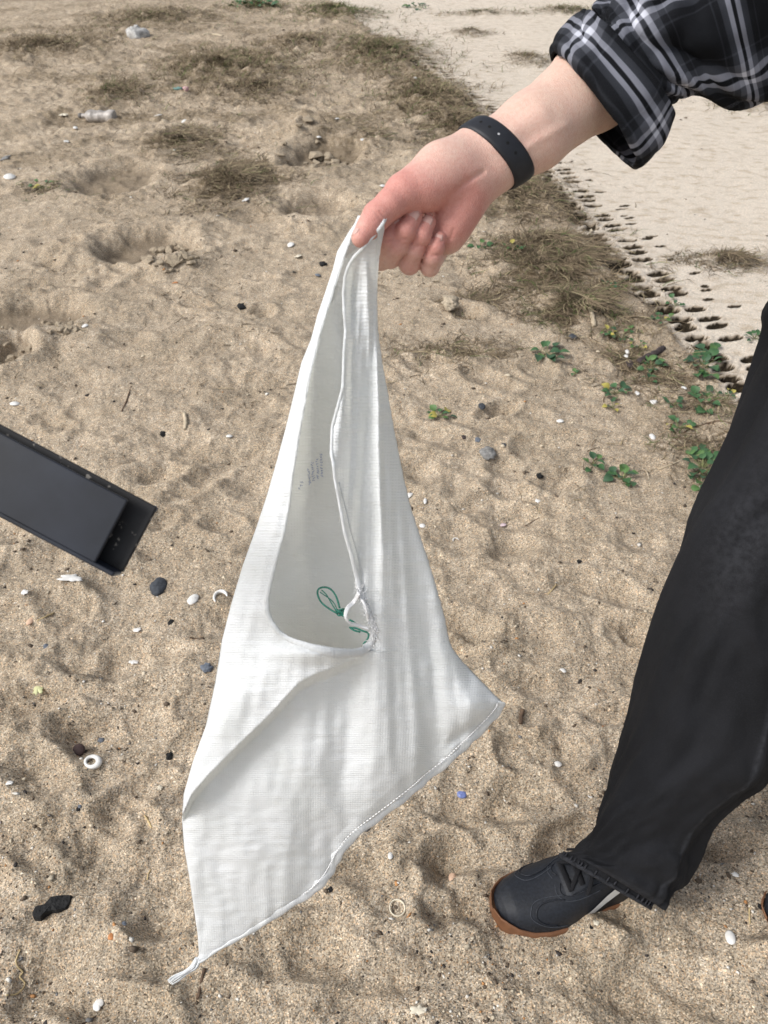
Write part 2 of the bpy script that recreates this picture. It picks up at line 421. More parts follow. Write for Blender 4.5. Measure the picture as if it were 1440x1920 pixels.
def surface_nets(S):
    v = S.v; ins = v < 0; n = v.shape
    c = np.zeros((n[0]-1, n[1]-1, n[2]-1), dtype=np.int8)
    for i in (0, 1):
        for j in (0, 1):
            for k in (0, 1): c += ins[i:n[0]-1+i, j:n[1]-1+j, k:n[2]-1+k]
    act = np.argwhere((c > 0) & (c < 8)); idx = -np.ones(c.shape, dtype=np.int64); idx[tuple(act.T)] = np.arange(len(act))
    acc = np.zeros((len(act), 3)); cnt = np.zeros(len(act))
    corners = [(i, j, k) for i in (0, 1) for j in (0, 1) for k in (0, 1)]
    for A in corners:
        for ax in range(3):
            if A[ax] == 0:
                B = list(A); B[ax] = 1
                va = v[tuple((act+A).T)]; vb = v[tuple((act+B).T)]
                m = (va < 0) != (vb < 0); t = np.where(m, va/np.where(m, va-vb, 1), 0)
                p = np.array(A, float)[None, :].repeat(len(act), 0); p[:, ax] += t
                acc += p*m[:, None]; cnt += m
    vert = S.lo+S.h*(act+acc/cnt[:, None])
    faces = []
    for ax in range(3):
        o1, o2 = [(1, 2), (2, 0), (0, 1)][ax]
        sl0 = [slice(None)]*3; sl1 = [slice(None)]*3; sl0[ax] = slice(0, -1); sl1[ax] = slice(1, None)
        e = ins[tuple(sl0)] != ins[tuple(sl1)]
        q = np.argwhere(e); q = q[(q[:, o1] > 0) & (q[:, o2] > 0) & (q[:, o1] < n[o1]-1) & (q[:, o2] < n[o2]-1)]
        d1 = np.zeros(3, int); d1[o1] = 1; d2 = np.zeros(3, int); d2[o2] = 1
        f = np.stack([idx[tuple((q-d1-d2).T)], idx[tuple((q-d2).T)], idx[tuple(q.T)], idx[tuple((q-d1).T)]], -1)
        flip = ~ins[tuple(q.T)]; f[flip] = f[flip][:, ::-1]; faces.append(f)
    return vert, np.vstack(faces)

# ---------------------------------------------------------------- person
person = empty('person', (.60, .80, 0), 'person in a plaid shirt, black trousers and dark sneakers holding out a white sack', 'person')
def PP(t): return P(t[0], t[1], t[2])
SH = np.array([.455, .80, 1.30]); EL = P(1372, 48, .698)
wr = [(925, 293, .618), (1000, 247, .624), (1113, 157, .645)]
fore = [PP(q) for q in wr]+[EL]
def build_body():
    allp = np.vstack(fore+[P(660, 470, .57), P(700, 520, .66)])
    lo = allp.min(0)-.05; hi = allp.max(0)+.05
    S = SDF(lo, hi, .00105)
    vx = np.array([1, .0, 0]); side = PP((955, 350, .618))-PP((890, 235, .618)); side /= np.linalg.norm(side)
    # forearm: flattened, widening to the elbow
    rr = [.0205, .0215, .0275, .021]; of = [.0065, .0068, .0075, .004]
    for i in range(3):
        for sg in (-1, 1):
            add_cone(S, fore[i]+sg*side*of[i], fore[i+1]+sg*side*of[i+1], rr[i], rr[i+1], .012)
    add_cone(S, PP((925, 272, .600)), PP((1010, 222, .604)), .0035, .004, .010)   # tendon
    palm = [((920, 300, .62), (895, 318, .622), .0215, .021), ((898, 338, .618), (838, 442, .626), .0175, .0145), ((890, 300, .628), (760, 410, .638), .016, .012),
            ((895, 315, .630), (790, 432, .642), .016, .012), ((893, 285, .616), (826, 317, .604), .0200, .0178), ((826, 317, .604), (757, 362, .594), .0178, .0142),
            ((858, 322, .606), (800, 358, .600), .0175, .0158), ((885, 345, .612), (850, 420, .618), .014, .012)]
    for a, b, ra, rb in palm: add_cone(S, PP(a), PP(b), ra, rb, .010)
    # thumb
    th = [(757, 362, .594, .0138), (732, 383, .589, .0108), (707, 405, .588, .0103), (694, 424, .586, .0089), (677, 446, .584, .0073)]
    for a, b in zip(th[:-1], th[1:]): add_cone(S, PP(a[:3]), PP(b[:3]), a[3], b[3], .004)
    # fingers, kept apart from each other
    F = SDF(lo, hi, .00105)
    fing = {'index': [(745, 420, .640, .0110), (714, 484, .626, .0092), (729, 446, .604, .0083), (742, 416, .603, .0072)],
            'middle': [(766, 436, .647, .0100), (731, 482, .622, .0086), (744, 462, .606, .0080), (760, 434, .5985, .0076), (776, 407, .600, .0064)],
            'ring': [(798, 448, .650, .0095), (768, 495, .624, .0081), (777, 470, .6115, .0073), (791, 442, .6045, .0070), (803, 417, .606, .0059)],
            'pinky': [(830, 456, .650, .0085), (806, 500, .626, .0075), (811, 482, .616, .0070), (817, 464, .611, .0066), (824, 447, .611, .0054)]}
    for nm, ch in fing.items():
        T = SDF(lo, hi, .00105) if False else None
        box = np.array([PP(q[:3]) for q in ch]); l2 = box.min(0)-.03; h2 = box.max(0)+.03
        sl, g = F.block(l2, h2); d = np.full(g[0].shape, .05, dtype=np.float32)
        for a, b in zip(ch[:-1], ch[1:]): d = smin(d, cone_d(g, PP(a[:3]), PP(b[:3]), a[3], b[3]), .0025)
        F.v[sl] = smin(F.v[sl], d, .0003)
    S.v = smin(S.v, F.v, .0006)
    v, f = surface_nets(S)
    # creases of the joints and the palm
    rel = v-ORG; dp_ = rel@FW; pxv = 720+FPX*(rel@RT)/dp_; pyv = 960-FPX*(rel@UP)/dp_
    def crease(pts, wd, dep, dmax):
        best = np.full(len(v), 1e9)
        for (ax_, ay_), (bx_, by_) in zip(pts[:-1], pts[1:]):
            L2 = (bx_-ax_)**2+(by_-ay_)**2; t_ = np.clip(((pxv-ax_)*(bx_-ax_)+(pyv-ay_)*(by_-ay_))/L2, 0, 1)
            best = np.minimum(best, np.hypot(pxv-ax_-t_*(bx_-ax_), pyv-ay_-t_*(by_-ay_)))
        wgt = np.exp(-(best/wd)**2)*(dp_ < dmax); vw = rel/np.linalg.norm(rel, axis=1)[:, None]
        v[:] = v+vw*(wgt*dep)[:, None]
    crease([(905, 322), (872, 342), (846, 366), (826, 394)], 5.5, .0018, .612)
    crease([(742, 452), (756, 448), (772, 452)], 1.8, .0011, .606); crease([(741, 457), (770, 458)], 1.6, .0005, .606)
    crease([(776, 463), (786, 460), (799, 463)], 1.8, .0011, .610); crease([(810, 480), (820, 478), (830, 481)], 1.8, .0010, .614)
    crease([(722, 452), (738, 448)], 1.8, .0010, .606); crease([(851, 430), (845, 448), (828, 452)], 2.5, .0010, .62)
    crease([(712, 396), (726, 412)], 2.0, .0007, .59); crease([(706, 400), (719, 417)], 2.0, .0006, .59)
    crease([(960, 300), (1010, 262), (1060, 236)], 9, -.0010, .62)
    # rosy palm and knuckles are the skin's own colour
    def near(c, r): return np.exp(-(np.linalg.norm(v-PP(c), axis=1)/r)**2)
    rosy = .25+1.0*near((875, 400, .60), .032)+.75*near((735, 345, .58), .026)+.6*near((705, 405, .58), .018)+.5*near((745, 440, .6), .026)+.5*near((815, 465, .6), .012)+.35*near((790, 380, .6), .02)+.5*near((675, 455, .58), .010)+.45*near((785, 408, .60), .012)+.3*near((770, 500, .62), .016)
    rosy *= 1-sstep(.02, .10, (v-fore[0])@((fore[2]-fore[0])/np.linalg.norm(fore[2]-fore[0])))*.75
    # rest of the figure, under the clothes and above the picture
    L = SDF((.15, .45, .02), (1.05, 1.15, 1.72), .009)
    def c(a, b, ra, rb, k=.03): add_cone(L, np.array(a), np.array(b), ra, rb, k)
    c((.74, .88, .90), (.71, .88, 1.05), .10, .09); c((.61, .87, 1.2), (.70, .88, 1.2), .085, .085); c((.71, .88, 1.05), (.66, .88, 1.2), .09, .095)
    c((.60, .86, 1.28), (.595, .83, 1.42), .055, .05); c(SH, (.76, .9, 1.30), .055, .055)
    c(EL, P(1452, 2, .712), .021, .021); c(P(1452, 2, .712), P(1568, -42, .745), .021, .028); c(P(1568, -42, .745), SH+np.array([.0, .0, -.035]), .028, .034); c((.77, .90, 1.29), (.82, .95, 1.02), .048, .040); c((.82, .95, 1.02), (.80, .84, .80), .038, .026); c((.80, .84, .80), (.79, .81, .72), .030, .02, .01)
    c((.62, .83, .86), (.50, .72, .46), .055, .045); c((.50, .72, .46), (.42, .60, .08), .042, .032)
    c((.80, .85, .86), (.832, .82, .44), .060, .045); c((.832, .82, .44), (.84, .69, .08), .043, .032)
    I3 = np.eye(3)
    add_ell(L, (.59, .82, 1.545), I3, (.075, .092, .108), .02); add_ell(L, (.582, .755, 1.48), I3, (.05, .045, .05), .03)
    c((.582, .728, 1.56), (.578, .712, 1.525), .010, .014, .01); c((.51, .83, 1.535), (.508, .835, 1.555), .012, .014, .006); c((.668, .835, 1.535), (.67, .84, 1.555), .012, .014, .006)
    c((.56, .728, 1.488), (.60, .730, 1.488), .009, .009, .006)
    v2, f2 = surface_nets(L)
    V_ = np.vstack([v, v2]); F_ = np.vstack([f, f2+len(v)])
    o = mesh_obj('body', V_, F_, skin_material(), person, col={'rosy': np.concatenate([np.clip(rosy, 0, 1.3), np.full(len(v2), .25)])})
    sm = o.modifiers.new('smooth', 'SMOOTH'); sm.factor = .4; sm.iterations = 1
    # nails
    nm_ = simple('nail', (.53, .33, .285), .35, .06, 80, .05, .0003, spec=.5)
    for ch, w_ in ((fing['index'], .0040), (fing['middle'], .0046), (fing['ring'], .0042), (fing['pinky'], .0036), (th, .0048)):
        a = PP(ch[-2][:3]); b = PP(ch[-1][:3]); r = ch[-1][3]
        ax = (b-a)/np.linalg.norm(b-a); view = ORG-b; view /= np.linalg.norm(view)
        if ch is th: view = view*.45 - RT*.9 ; view /= np.linalg.norm(view)
        else: view = view*.9 - RT*.25; view /= np.linalg.norm(view)
        nrm = view-(view@ax)*ax; nrm /= np.linalg.norm(nrm); sd_ = np.cross(ax, nrm)
        rows = []; K = 9
        for i in range(K):
            tt = i/(K-1)*2-1; wl = w_*math.sqrt(max(1-abs(tt)**3.2, .03))
            for j in range(K):
                s_ = (j/(K-1)*2-1)*wl; cu = math.cos(s_/r)*r
                rows.append(b-ax*.0015+ax*tt*w_*1.15+sd_*s_+nrm*(cu+.0003-.0012*max(tt, 0)**2))
        fo = mesh_obj('fingernail', rows, grid_faces(K, K), nm_, person)
        so_ = fo.modifiers.new('thick', 'SOLIDIFY'); so_.thickness = .0005
def skin_material():
    m, t, b = new_mat('skin')
    a = N(t, 'ShaderNodeAttribute'); a.attribute_name = 'rosy'
    tc = N(t, 'ShaderNodeNewGeometry')
    n = N(t, 'ShaderNodeTexNoise', Scale=55.0, Detail=4.0); t.links.new(tc.outputs['Position'], n.inputs['Vector'])
    n2 = N(t, 'ShaderNodeTexNoise', Scale=900.0, Detail=3.0); t.links.new(tc.outputs['Position'], n2.inputs['Vector'])
    vr = N(t, 'ShaderNodeTexVoronoi', Scale=1100.0); t.links.new(tc.outputs['Position'], vr.inputs['Vector'])
    f = math_(t, 'ADD', a.outputs['Fac'], math_(t, 'MULTIPLY', math_(t, 'SUBTRACT', n.outputs[0], .5), .55))
    col = ramp(t, f, [(0, (.61, .44, .35)), (.35, (.585, .39, .32)), (.8, (.55, .305, .255)), (1, (.52, .245, .205))])
    pn_ = N(t, 'ShaderNodeTexNoise', Scale=330.0, Detail=5.0); t.links.new(tc.outputs['Position'], pn_.inputs['Vector'])
    col = mixc(t, ramp(t, pn_.outputs[0], [(.40, 0), (.68, .45)]), col, mixc(t, 1.0, col, (.90, .74, .72), 'MULTIPLY'))
    t.links.new(col, b.inputs['Base Color'])
    b.inputs['Roughness'].default_value = .52; b.inputs['Subsurface Weight'].default_value = .09
    b.inputs['Subsurface Radius'].default_value = (1, .35, .2); b.inputs['Subsurface Scale'].default_value = .006
    b.inputs['Specular IOR Level'].default_value = .35
    h = math_(t, 'ADD', n2.outputs[0], math_(t, 'MULTIPLY', vr.outputs['Distance'], .6))
    t.links.new(bump(t, h, .5, .0008), b.inputs['Normal'])
    return m
build_body()
# hair, out of the picture
hv = []
for i in range(13):
    for j in range(24):
        th_ = i/12*math.pi*.62; ph = j/24*2*math.pi
        back = .5+.5*math.sin(ph); l = th_*(1+.25*back) if i > 6 else th_
        hv.append((.59+.086*math.sin(l)*math.cos(ph), .832+.102*math.sin(l)*math.sin(ph), 1.55+.118*math.cos(l)))
ho = mesh_obj('hair', hv, grid_faces(13, 24, True), simple('hair', (.02, .014, .010), .5, .3, 200, .6, .003), person)

# ---- clothes
def denim_material():
    m, t, b = new_mat('black_denim')
    geo = N(t, 'ShaderNodeNewGeometry'); pos = geo.outputs['Position']
    def noise(s, d=4.0): n = N(t, 'ShaderNodeTexNoise', Scale=s, Detail=d); t.links.new(pos, n.inputs['Vector']); return n.outputs[0]
    uv = N(t, 'ShaderNodeUVMap')
    mp = N(t, 'ShaderNodeMapping'); mp.inputs['Scale'].default_value = (1100, 1100, 1); mp.inputs['Rotation'].default_value = (0, 0, R(35)); t.links.new(uv.outputs[0], mp.inputs[0])
    wv = N(t, 'ShaderNodeTexWave', Scale=.5, Distortion=1.5, Detail=2.0); t.links.new(mp.outputs[0], wv.inputs['Vector'])
    c = mixc(t, ramp(t, noise(9, 6.0), [(.3, 0), (.7, 1)]), (.0052, .0054, .0064), (.0125, .0130, .0155))
    c = mixc(t, ramp(t, noise(700, 2.0), [(.48, 0), (.8, .3)]), c, (.035, .037, .043))
    c = mixc(t, math_(t, 'MULTIPLY', wv.outputs['Fac'], .15), c, (.03, .032, .037))
    at = N(t, 'ShaderNodeAttribute'); at.attribute_name = 'worn'
    c = mixc(t, math_(t, 'MULTIPLY', at.outputs['Fac'], ramp(t, noise(130, 4.0), [(.35, .2), (.65, .9)])), c, (.045, .047, .054))
    t.links.new(c, b.inputs['Base Color']); b.inputs['Roughness'].default_value = .9; b.inputs['Specular IOR Level'].default_value = .2
    b.inputs['Sheen Weight'].default_value = .0; b.inputs['Sheen Roughness'].default_value = .5
    h = math_(t, 'ADD', math_(t, 'MULTIPLY', wv.outputs['Fac'], .5), noise(500, 3.0))
    t.links.new(bump(t, h, .4, .0006), b.inputs['Normal'])
    return m
DEN = denim_material()
def loft_rings(rings, n_around, n_rings, exps=2.3):
    "rings: (centre, half-width vector, half-thickness vector)"
    cs = catmull([r[0] for r in rings], n_rings); us = catmull([r[1] for r in rings], n_rings); vs = catmull([r[2] for r in rings], n_rings)
    th = np.arange(n_around)*2*np.pi/n_around
    c = np.sign(np.cos(th))*np.abs(np.cos(th))**(2/exps); s = np.sign(np.sin(th))*np.abs(np.sin(th))**(2/exps)
    return cs[:, None, :]+us[:, None, :]*c[None, :, None]+vs[:, None, :]*s[None, :, None]
def ring_px(L, Rr, d, thick, lean=0.0, dR=None):
    a = P(L[0], L[1], d); b = P(Rr[0], Rr[1], d if dR is None else dR); c = (a+b)/2; u = (b-a)/2
    view = c-ORG; view /= np.linalg.norm(view); view = view-(view@u)/(u@u)*u; view /= np.linalg.norm(view)
    return (c, u, -view*thick+lean*u)
legA = [((.63, .84, .96), (.11, 0, .0), (0, .13, 0))]
legA = [(np.array(a), np.array(b), -np.array(c_)) for a, b, c_ in legA]
legA += [ring_px((1475, 560), (1765, 640), .845, .10), ring_px((1441, 655), (1712, 763), .865, .092), ring_px((1352, 872), (1590, 966), .925, .080), ring_px((1310, 968), (1540, 1052), .95, .078),
         ring_px((1268, 1092), (1490, 1180), .985, .078), ring_px((1232, 1200), (1460, 1300), 1.02, .080), ring_px((1190, 1340), (1428, 1452), 1.06, .082),
         ring_px((1154, 1450), (1376, 1500), 1.09, .078), ring_px((1124, 1525), (1330, 1545), 1.11, .072), ring_px((1106, 1570), (1304, 1596), 1.125, .062),
         ring_px((1094, 1592), (1280, 1652), 1.132, .055), ring_px((1084, 1606), (1236, 1700), 1.14, .044)]
cuffA = [ring_px((1112, 1560), (1280, 1580), 1.135, .055), ring_px((1082, 1592), (1262, 1632), 1.15, .050), ring_px((1054, 1606), (1214, 1698), 1.165, .042)]
NR, NA = 220, 96
g = loft_rings(legA, NA, NR)
def cloth_noise(g, amp, seed, su, sv):
    nr, na = g.shape[:2]
    cen = g.mean(1, keepdims=True); out = g-cen; out /= np.linalg.norm(out, axis=2)[..., None]
    th = np.arange(na)/na*2*np.pi; tv = np.linspace(0, 1, nr)
    X = np.cos(th)[None, :]*su+0*tv[:, None]; Y = np.sin(th)[None, :]*su+tv[:, None]*sv
    d = gn(X+9, Y+3, seed)+.5*gn(X*2.1, Y*2.1, seed+1)
    return g+out*(amp*d)[..., None]
g = cloth_noise(g, .011, 50, 1.8, 6); g = cloth_noise(g, .004, 57, 3.5, 16)
tv = np.linspace(0, 1, NR)
# soft vertical folds and break over the shoe
cen = g.mean(1, keepdims=True); out = g-cen; out /= np.linalg.norm(out, axis=2)[..., None]
th = np.arange(NA)/NA*2*np.pi
fold = .0035*np.sin(th*5+.6)[None, :]*sstep(.3, .9, tv)[:, None]+.004*np.sin(tv*70+2*np.sin(th)[None, :].T).T*sstep(.88, .97, tv)[:, None]
g = g+out*fold[..., None]
wornv = np.zeros((NR, NA)); wornv[-4:, :] = .35; 
ju = (np.abs(((th-1.2+np.pi) % (2*np.pi))-np.pi) < .035)
wornv[:, ju] = .7
wornv += .5*np.exp(-((tv[:, None]-.33)/.10)**2)*np.exp(-((th[None, :]-2.2)/.5)**2)
# second leg and hips (outside the picture)
def vec(*a): return np.array(a, float)
legB = [(vec(.80, .86, .96), vec(.11, 0, 0), vec(0, -.12, 0)), (vec(.82, .85, .84), vec(.095, 0, 0), vec(0, -.10, 0)), (vec(.83, .84, .6), vec(.078, 0, 0), vec(0, -.082, 0)), (vec(.835, .81, .42), vec(.075, 0, 0), vec(0, -.078, 0)),
        (vec(.84, .74, .2), vec(.072, 0, 0), vec(0, -.085, 0)), (vec(.84, .68, .06), vec(.066, 0, 0), vec(0, -.088, 0))]
gB = cloth_noise(loft_rings(legB, 48, 60), .008, 60, 1.8, 5)
hips = [(vec(.70, .87, 1.02), vec(.165, 0, 0), vec(0, -.125, 0)), (vec(.72, .87, .92), vec(.175, 0, 0), vec(0, -.135, 0)), (vec(.72, .86, .84), vec(.17, 0, 0), vec(0, -.12, 0)), (vec(.72, .85, .80), vec(.06, 0, 0), vec(0, -.06, 0))]
gH = loft_rings(hips, 48, 16)
def uv_of(g):
    nr, na = g.shape[:2]
    per = np.linalg.norm(g-np.roll(g, 1, 1), axis=2).sum(1).mean()
    ln = np.concatenate([[0], np.cumsum(np.linalg.norm(np.diff(g, axis=0), axis=2).mean(1))])
    return np.stack([np.repeat((np.arange(na)/na*per)[None, :], nr, 0), np.repeat(ln[:, None], na, 1)], -1).reshape(-1, 2)
vv, ff, uvs, wn, o_ = [], [], [], [], 0
for q, wq in ((g, wornv), (gB, None), (gH, None)):
    nr, na = q.shape[:2]; vv.append(q.reshape(-1, 3)); ff.append(grid_faces(nr, na, True)+o_); uvs.append(uv_of(q)); wn.append((wq if wq is not None else np.zeros((nr, na))).ravel()); o_ += nr*na
tro = mesh_obj('trousers', np.vstack(vv), np.vstack(ff), DEN, person, uv=np.vstack(uvs), col={'worn': np.concatenate(wn)})
sl_ = tro.modifiers.new('thick', 'SOLIDIFY'); sl_.thickness = .002; sl_.offset = -1
# front drape that breaks over the hem, then the raw hem with its chain of stitches
gcu = cloth_noise(loft_rings(cuffA, 96, 40), .005, 55, 1.8, 3)
cu = mesh_obj('trouser_cuff', gcu.reshape(-1, 3), grid_faces(40, 96, True), DEN, person, uv=uv_of(gcu), col={'worn': np.zeros(40*96)})
m_ = cu.modifiers.new('thick', 'SOLIDIFY'); m_.thickness = .002
hem_c = gcu[-1]
pts = np.vstack([hem_c, hem_c[:1]])
hv_, hf_ = tube_data(catmull(pts[::3], 160), .0032, 8, 1.2)
hem = mesh_obj('trouser_hem', hv_, hf_, DEN, person, col={'worn': np.full(len(hv_), .8)})
st = []
hc = catmull(np.vstack([hem_c, hem_c[:1]])[::3], 150)
for i in range(0, 150, 3):
    if random.random() < .25: continue
    a = hc[i]+np.array([0, -.002, .003]); j = min(i+1, 149); dirn = np.array([.004, .003, .008])
    st.append(tube_data([a, a+dirn*.5, a+dirn], [.0010, .0013, .0008], 5))
sv_, sf_ = join_data(st)
mesh_obj('hem_stitching', sv_, sf_, simple('grey_thread', (.020, .021, .026), .9, .5, 300, .4, .001), person)
# over-fold of the flared leg
drape = []
pu = [P(1100, 1560, 1.085), P(1092, 1622, 1.085), P(1126, 1660, 1.085), P(1160, 1690, 1.085), P(1202, 1722, 1.09)]
pr = [P(1290, 1560, 1.06), P(1275, 1600, 1.07), P(1262, 1640, 1.08), P(1240, 1690, 1.09), P(1212, 1722, 1.095)]
A_ = catmull(pu, 30); B_ = catmull(pr, 30)
for i in range(30):
    for j in range(30):
        u_ = j/29; q = A_[i]*(1-u_)+B_[i]*u_
        view = ORG-q; view /= np.linalg.norm(view)
        drape.append(q+view*(.014*math.sin(math.pi*u_)*math.sin(math.pi*min(1, (30-i)/22)*.5)))
drv = np.array(drape)
# trouser leg already covers this area; the drape is only used where it stands proud of it

# shirt: torso and rolled sleeve
def plaid_material():
    m, t, b = new_mat('plaid_flannel')
    uv = N(t, 'ShaderNodeUVMap'); sp = N(t, 'ShaderNodeSeparateXYZ'); t.links.new(uv.outputs[0], sp.inputs[0])
    def stripes(src, phase, per):
        f = math_(t, 'FRACT', math_(t, 'ADD', math_(t, 'MULTIPLY', src, 1/per), phase))
        return ramp(t, f, [(0, .0), (.20, .0), (.215, .10), (.235, .0), (.30, .02), (.31, .18), (.385, .22), (.392, .85), (.445, .9), (.455, .0), (.495, .0), (.505, .9), (.558, .85), (.565, .22), (.64, .18), (.65, .02), (.72, .0), (.735, .10), (.75, .0), (1, .0)])
    a = stripes(sp.outputs[0], PH[0], .088); c = stripes(sp.outputs[1], PH[1], .098)
    sA = N(t, 'ShaderNodeSeparateColor'); t.links.new(a, sA.inputs[0]); sC = N(t, 'ShaderNodeSeparateColor'); t.links.new(c, sC.inputs[0])
    s = math_(t, 'MULTIPLY', math_(t, 'ADD', sA.outputs[0], sC.outputs[0]), .5)
    nz = N(t, 'ShaderNodeTexNoise', Scale=900.0, Detail=2.0); t.links.new(uv.outputs[0], nz.inputs['Vector'])
    s = math_(t, 'ADD', s, math_(t, 'MULTIPLY', math_(t, 'SUBTRACT', nz.outputs[0], .5), .05))
    col = ramp(t, s, [(0, (.0045, .005, .0065)), (.1, (.025, .027, .033)), (.45, (.17, .175, .205)), (.9, (.50, .51, .57))])
    t.links.new(col, b.inputs['Base Color']); b.inputs['Roughness'].default_value = .95; b.inputs['Specular IOR Level'].default_value = .15
    b.inputs['Sheen Weight'].default_value = .0
    mp = N(t, 'ShaderNodeMapping'); mp.inputs['Scale'].default_value = (900, 900, 1); mp.inputs['Rotation'].default_value = (0, 0, .8); t.links.new(uv.outputs[0], mp.inputs[0])
    wv = N(t, 'ShaderNodeTexWave', Scale=.5); t.links.new(mp.outputs[0], wv.inputs['Vector'])
    t.links.new(bump(t, math_(t, 'ADD', wv.outputs['Fac'], nz.outputs[0]), .3, .0006), b.inputs['Normal'])
    return m
PH = (.10, .15)
PLA = plaid_material()
def sring(A, B, d, thick, lean=0.0, dB=None):
    c, u, v = ring_px(A, B, d, thick, 0, dB); return (c, u, v+lean*RT)
cuff = [sring((1040, 104), (1186, 300), .640, .040, .012), sring((1040, 84), (1200, 302), .641, .044, .011), sring((1062, 52), (1238, 270), .645, .047, .01), sring((1092, 22), (1262, 222), .650, .048, .01)]
gc = cloth_noise(loft_rings(cuff, 96, 50, 2.2), .004, 70, 1.6, 2.0)
slv = [sring((1122, 30), (1250, 190), .652, .040), sring((1140, -4), (1276, 184), .655, .042), sring((1200, -40), (1312, 173), .662, .045), sring((1290, -95), (1372, 184), .675, .056), sring((1410, -150), (1462, 160), .70, .062),
       sring((1540, -190), (1590, 110), .735, .065), (SH+np.array([-.06, -.04, -.06]), np.array([.035, .02, -.07]), np.array([0, -.08, -.01])), (SH+np.array([0, 0, .0]), np.array([.01, .0, -.085]), np.array([0.02, -.085, 0]))]
gs = cloth_noise(loft_rings(slv, 96, 160, 2.1), .011, 80, 1.7, 7)
tors = [(vec(.755, .88, .86), vec(.20, 0, 0), vec(0, -.15, 0)), (vec(.73, .88, 1.0), vec(.185, 0, 0), vec(0, -.14, 0)), (vec(.67, .87, 1.2), vec(.19, 0, 0), vec(0, -.14, 0)), (vec(.635, .87, 1.31), vec(.185, 0, 0), vec(0, -.12, 0)), (vec(.60, .87, 1.37), vec(.10, 0, 0), vec(0, -.08, 0)), (vec(.598, .86, 1.40), vec(.062, 0, 0), vec(0, -.065, 0))]
gt = cloth_noise(loft_rings(tors, 96, 70, 2.3), .010, 90, 2, 4)
sl2 = [(vec(.755, .89, 1.29), vec(.0, .07, .03), vec(.07, 0, -.04)), (vec(.80, .93, 1.16), vec(0, .065, .0), vec(.06, 0, 0)), (vec(.825, .95, 1.02), vec(0, .06, 0), vec(.055, 0, .0)), (vec(.82, .90, .93), vec(0, .05, .03), vec(.05, 0, 0))]
g2_ = cloth_noise(loft_rings(sl2, 48, 50, 2.1), .006, 95, 2, 4)
def multi(name, gs_, mat_, parent, thick=.0018):
    vv, ff, uvs, o_ = [], [], [], 0
    for q in gs_:
        nr, na = q.shape[:2]; vv.append(q.reshape(-1, 3)); ff.append(grid_faces(nr, na, True)+o_); uvs.append(uv_of(q)); o_ += nr*na
    o = mesh_obj(name, np.vstack(vv), np.vstack(ff), mat_, parent, uv=np.vstack(uvs))
    m_ = o.modifiers.new('thick', 'SOLIDIFY'); m_.thickness = thick; m_.offset = -1
    return o
shirt = multi('shirt', [gs, gt, g2_], PLA, person)
cf = multi('sleeve_cuff', [gc], PLA, person, .003)

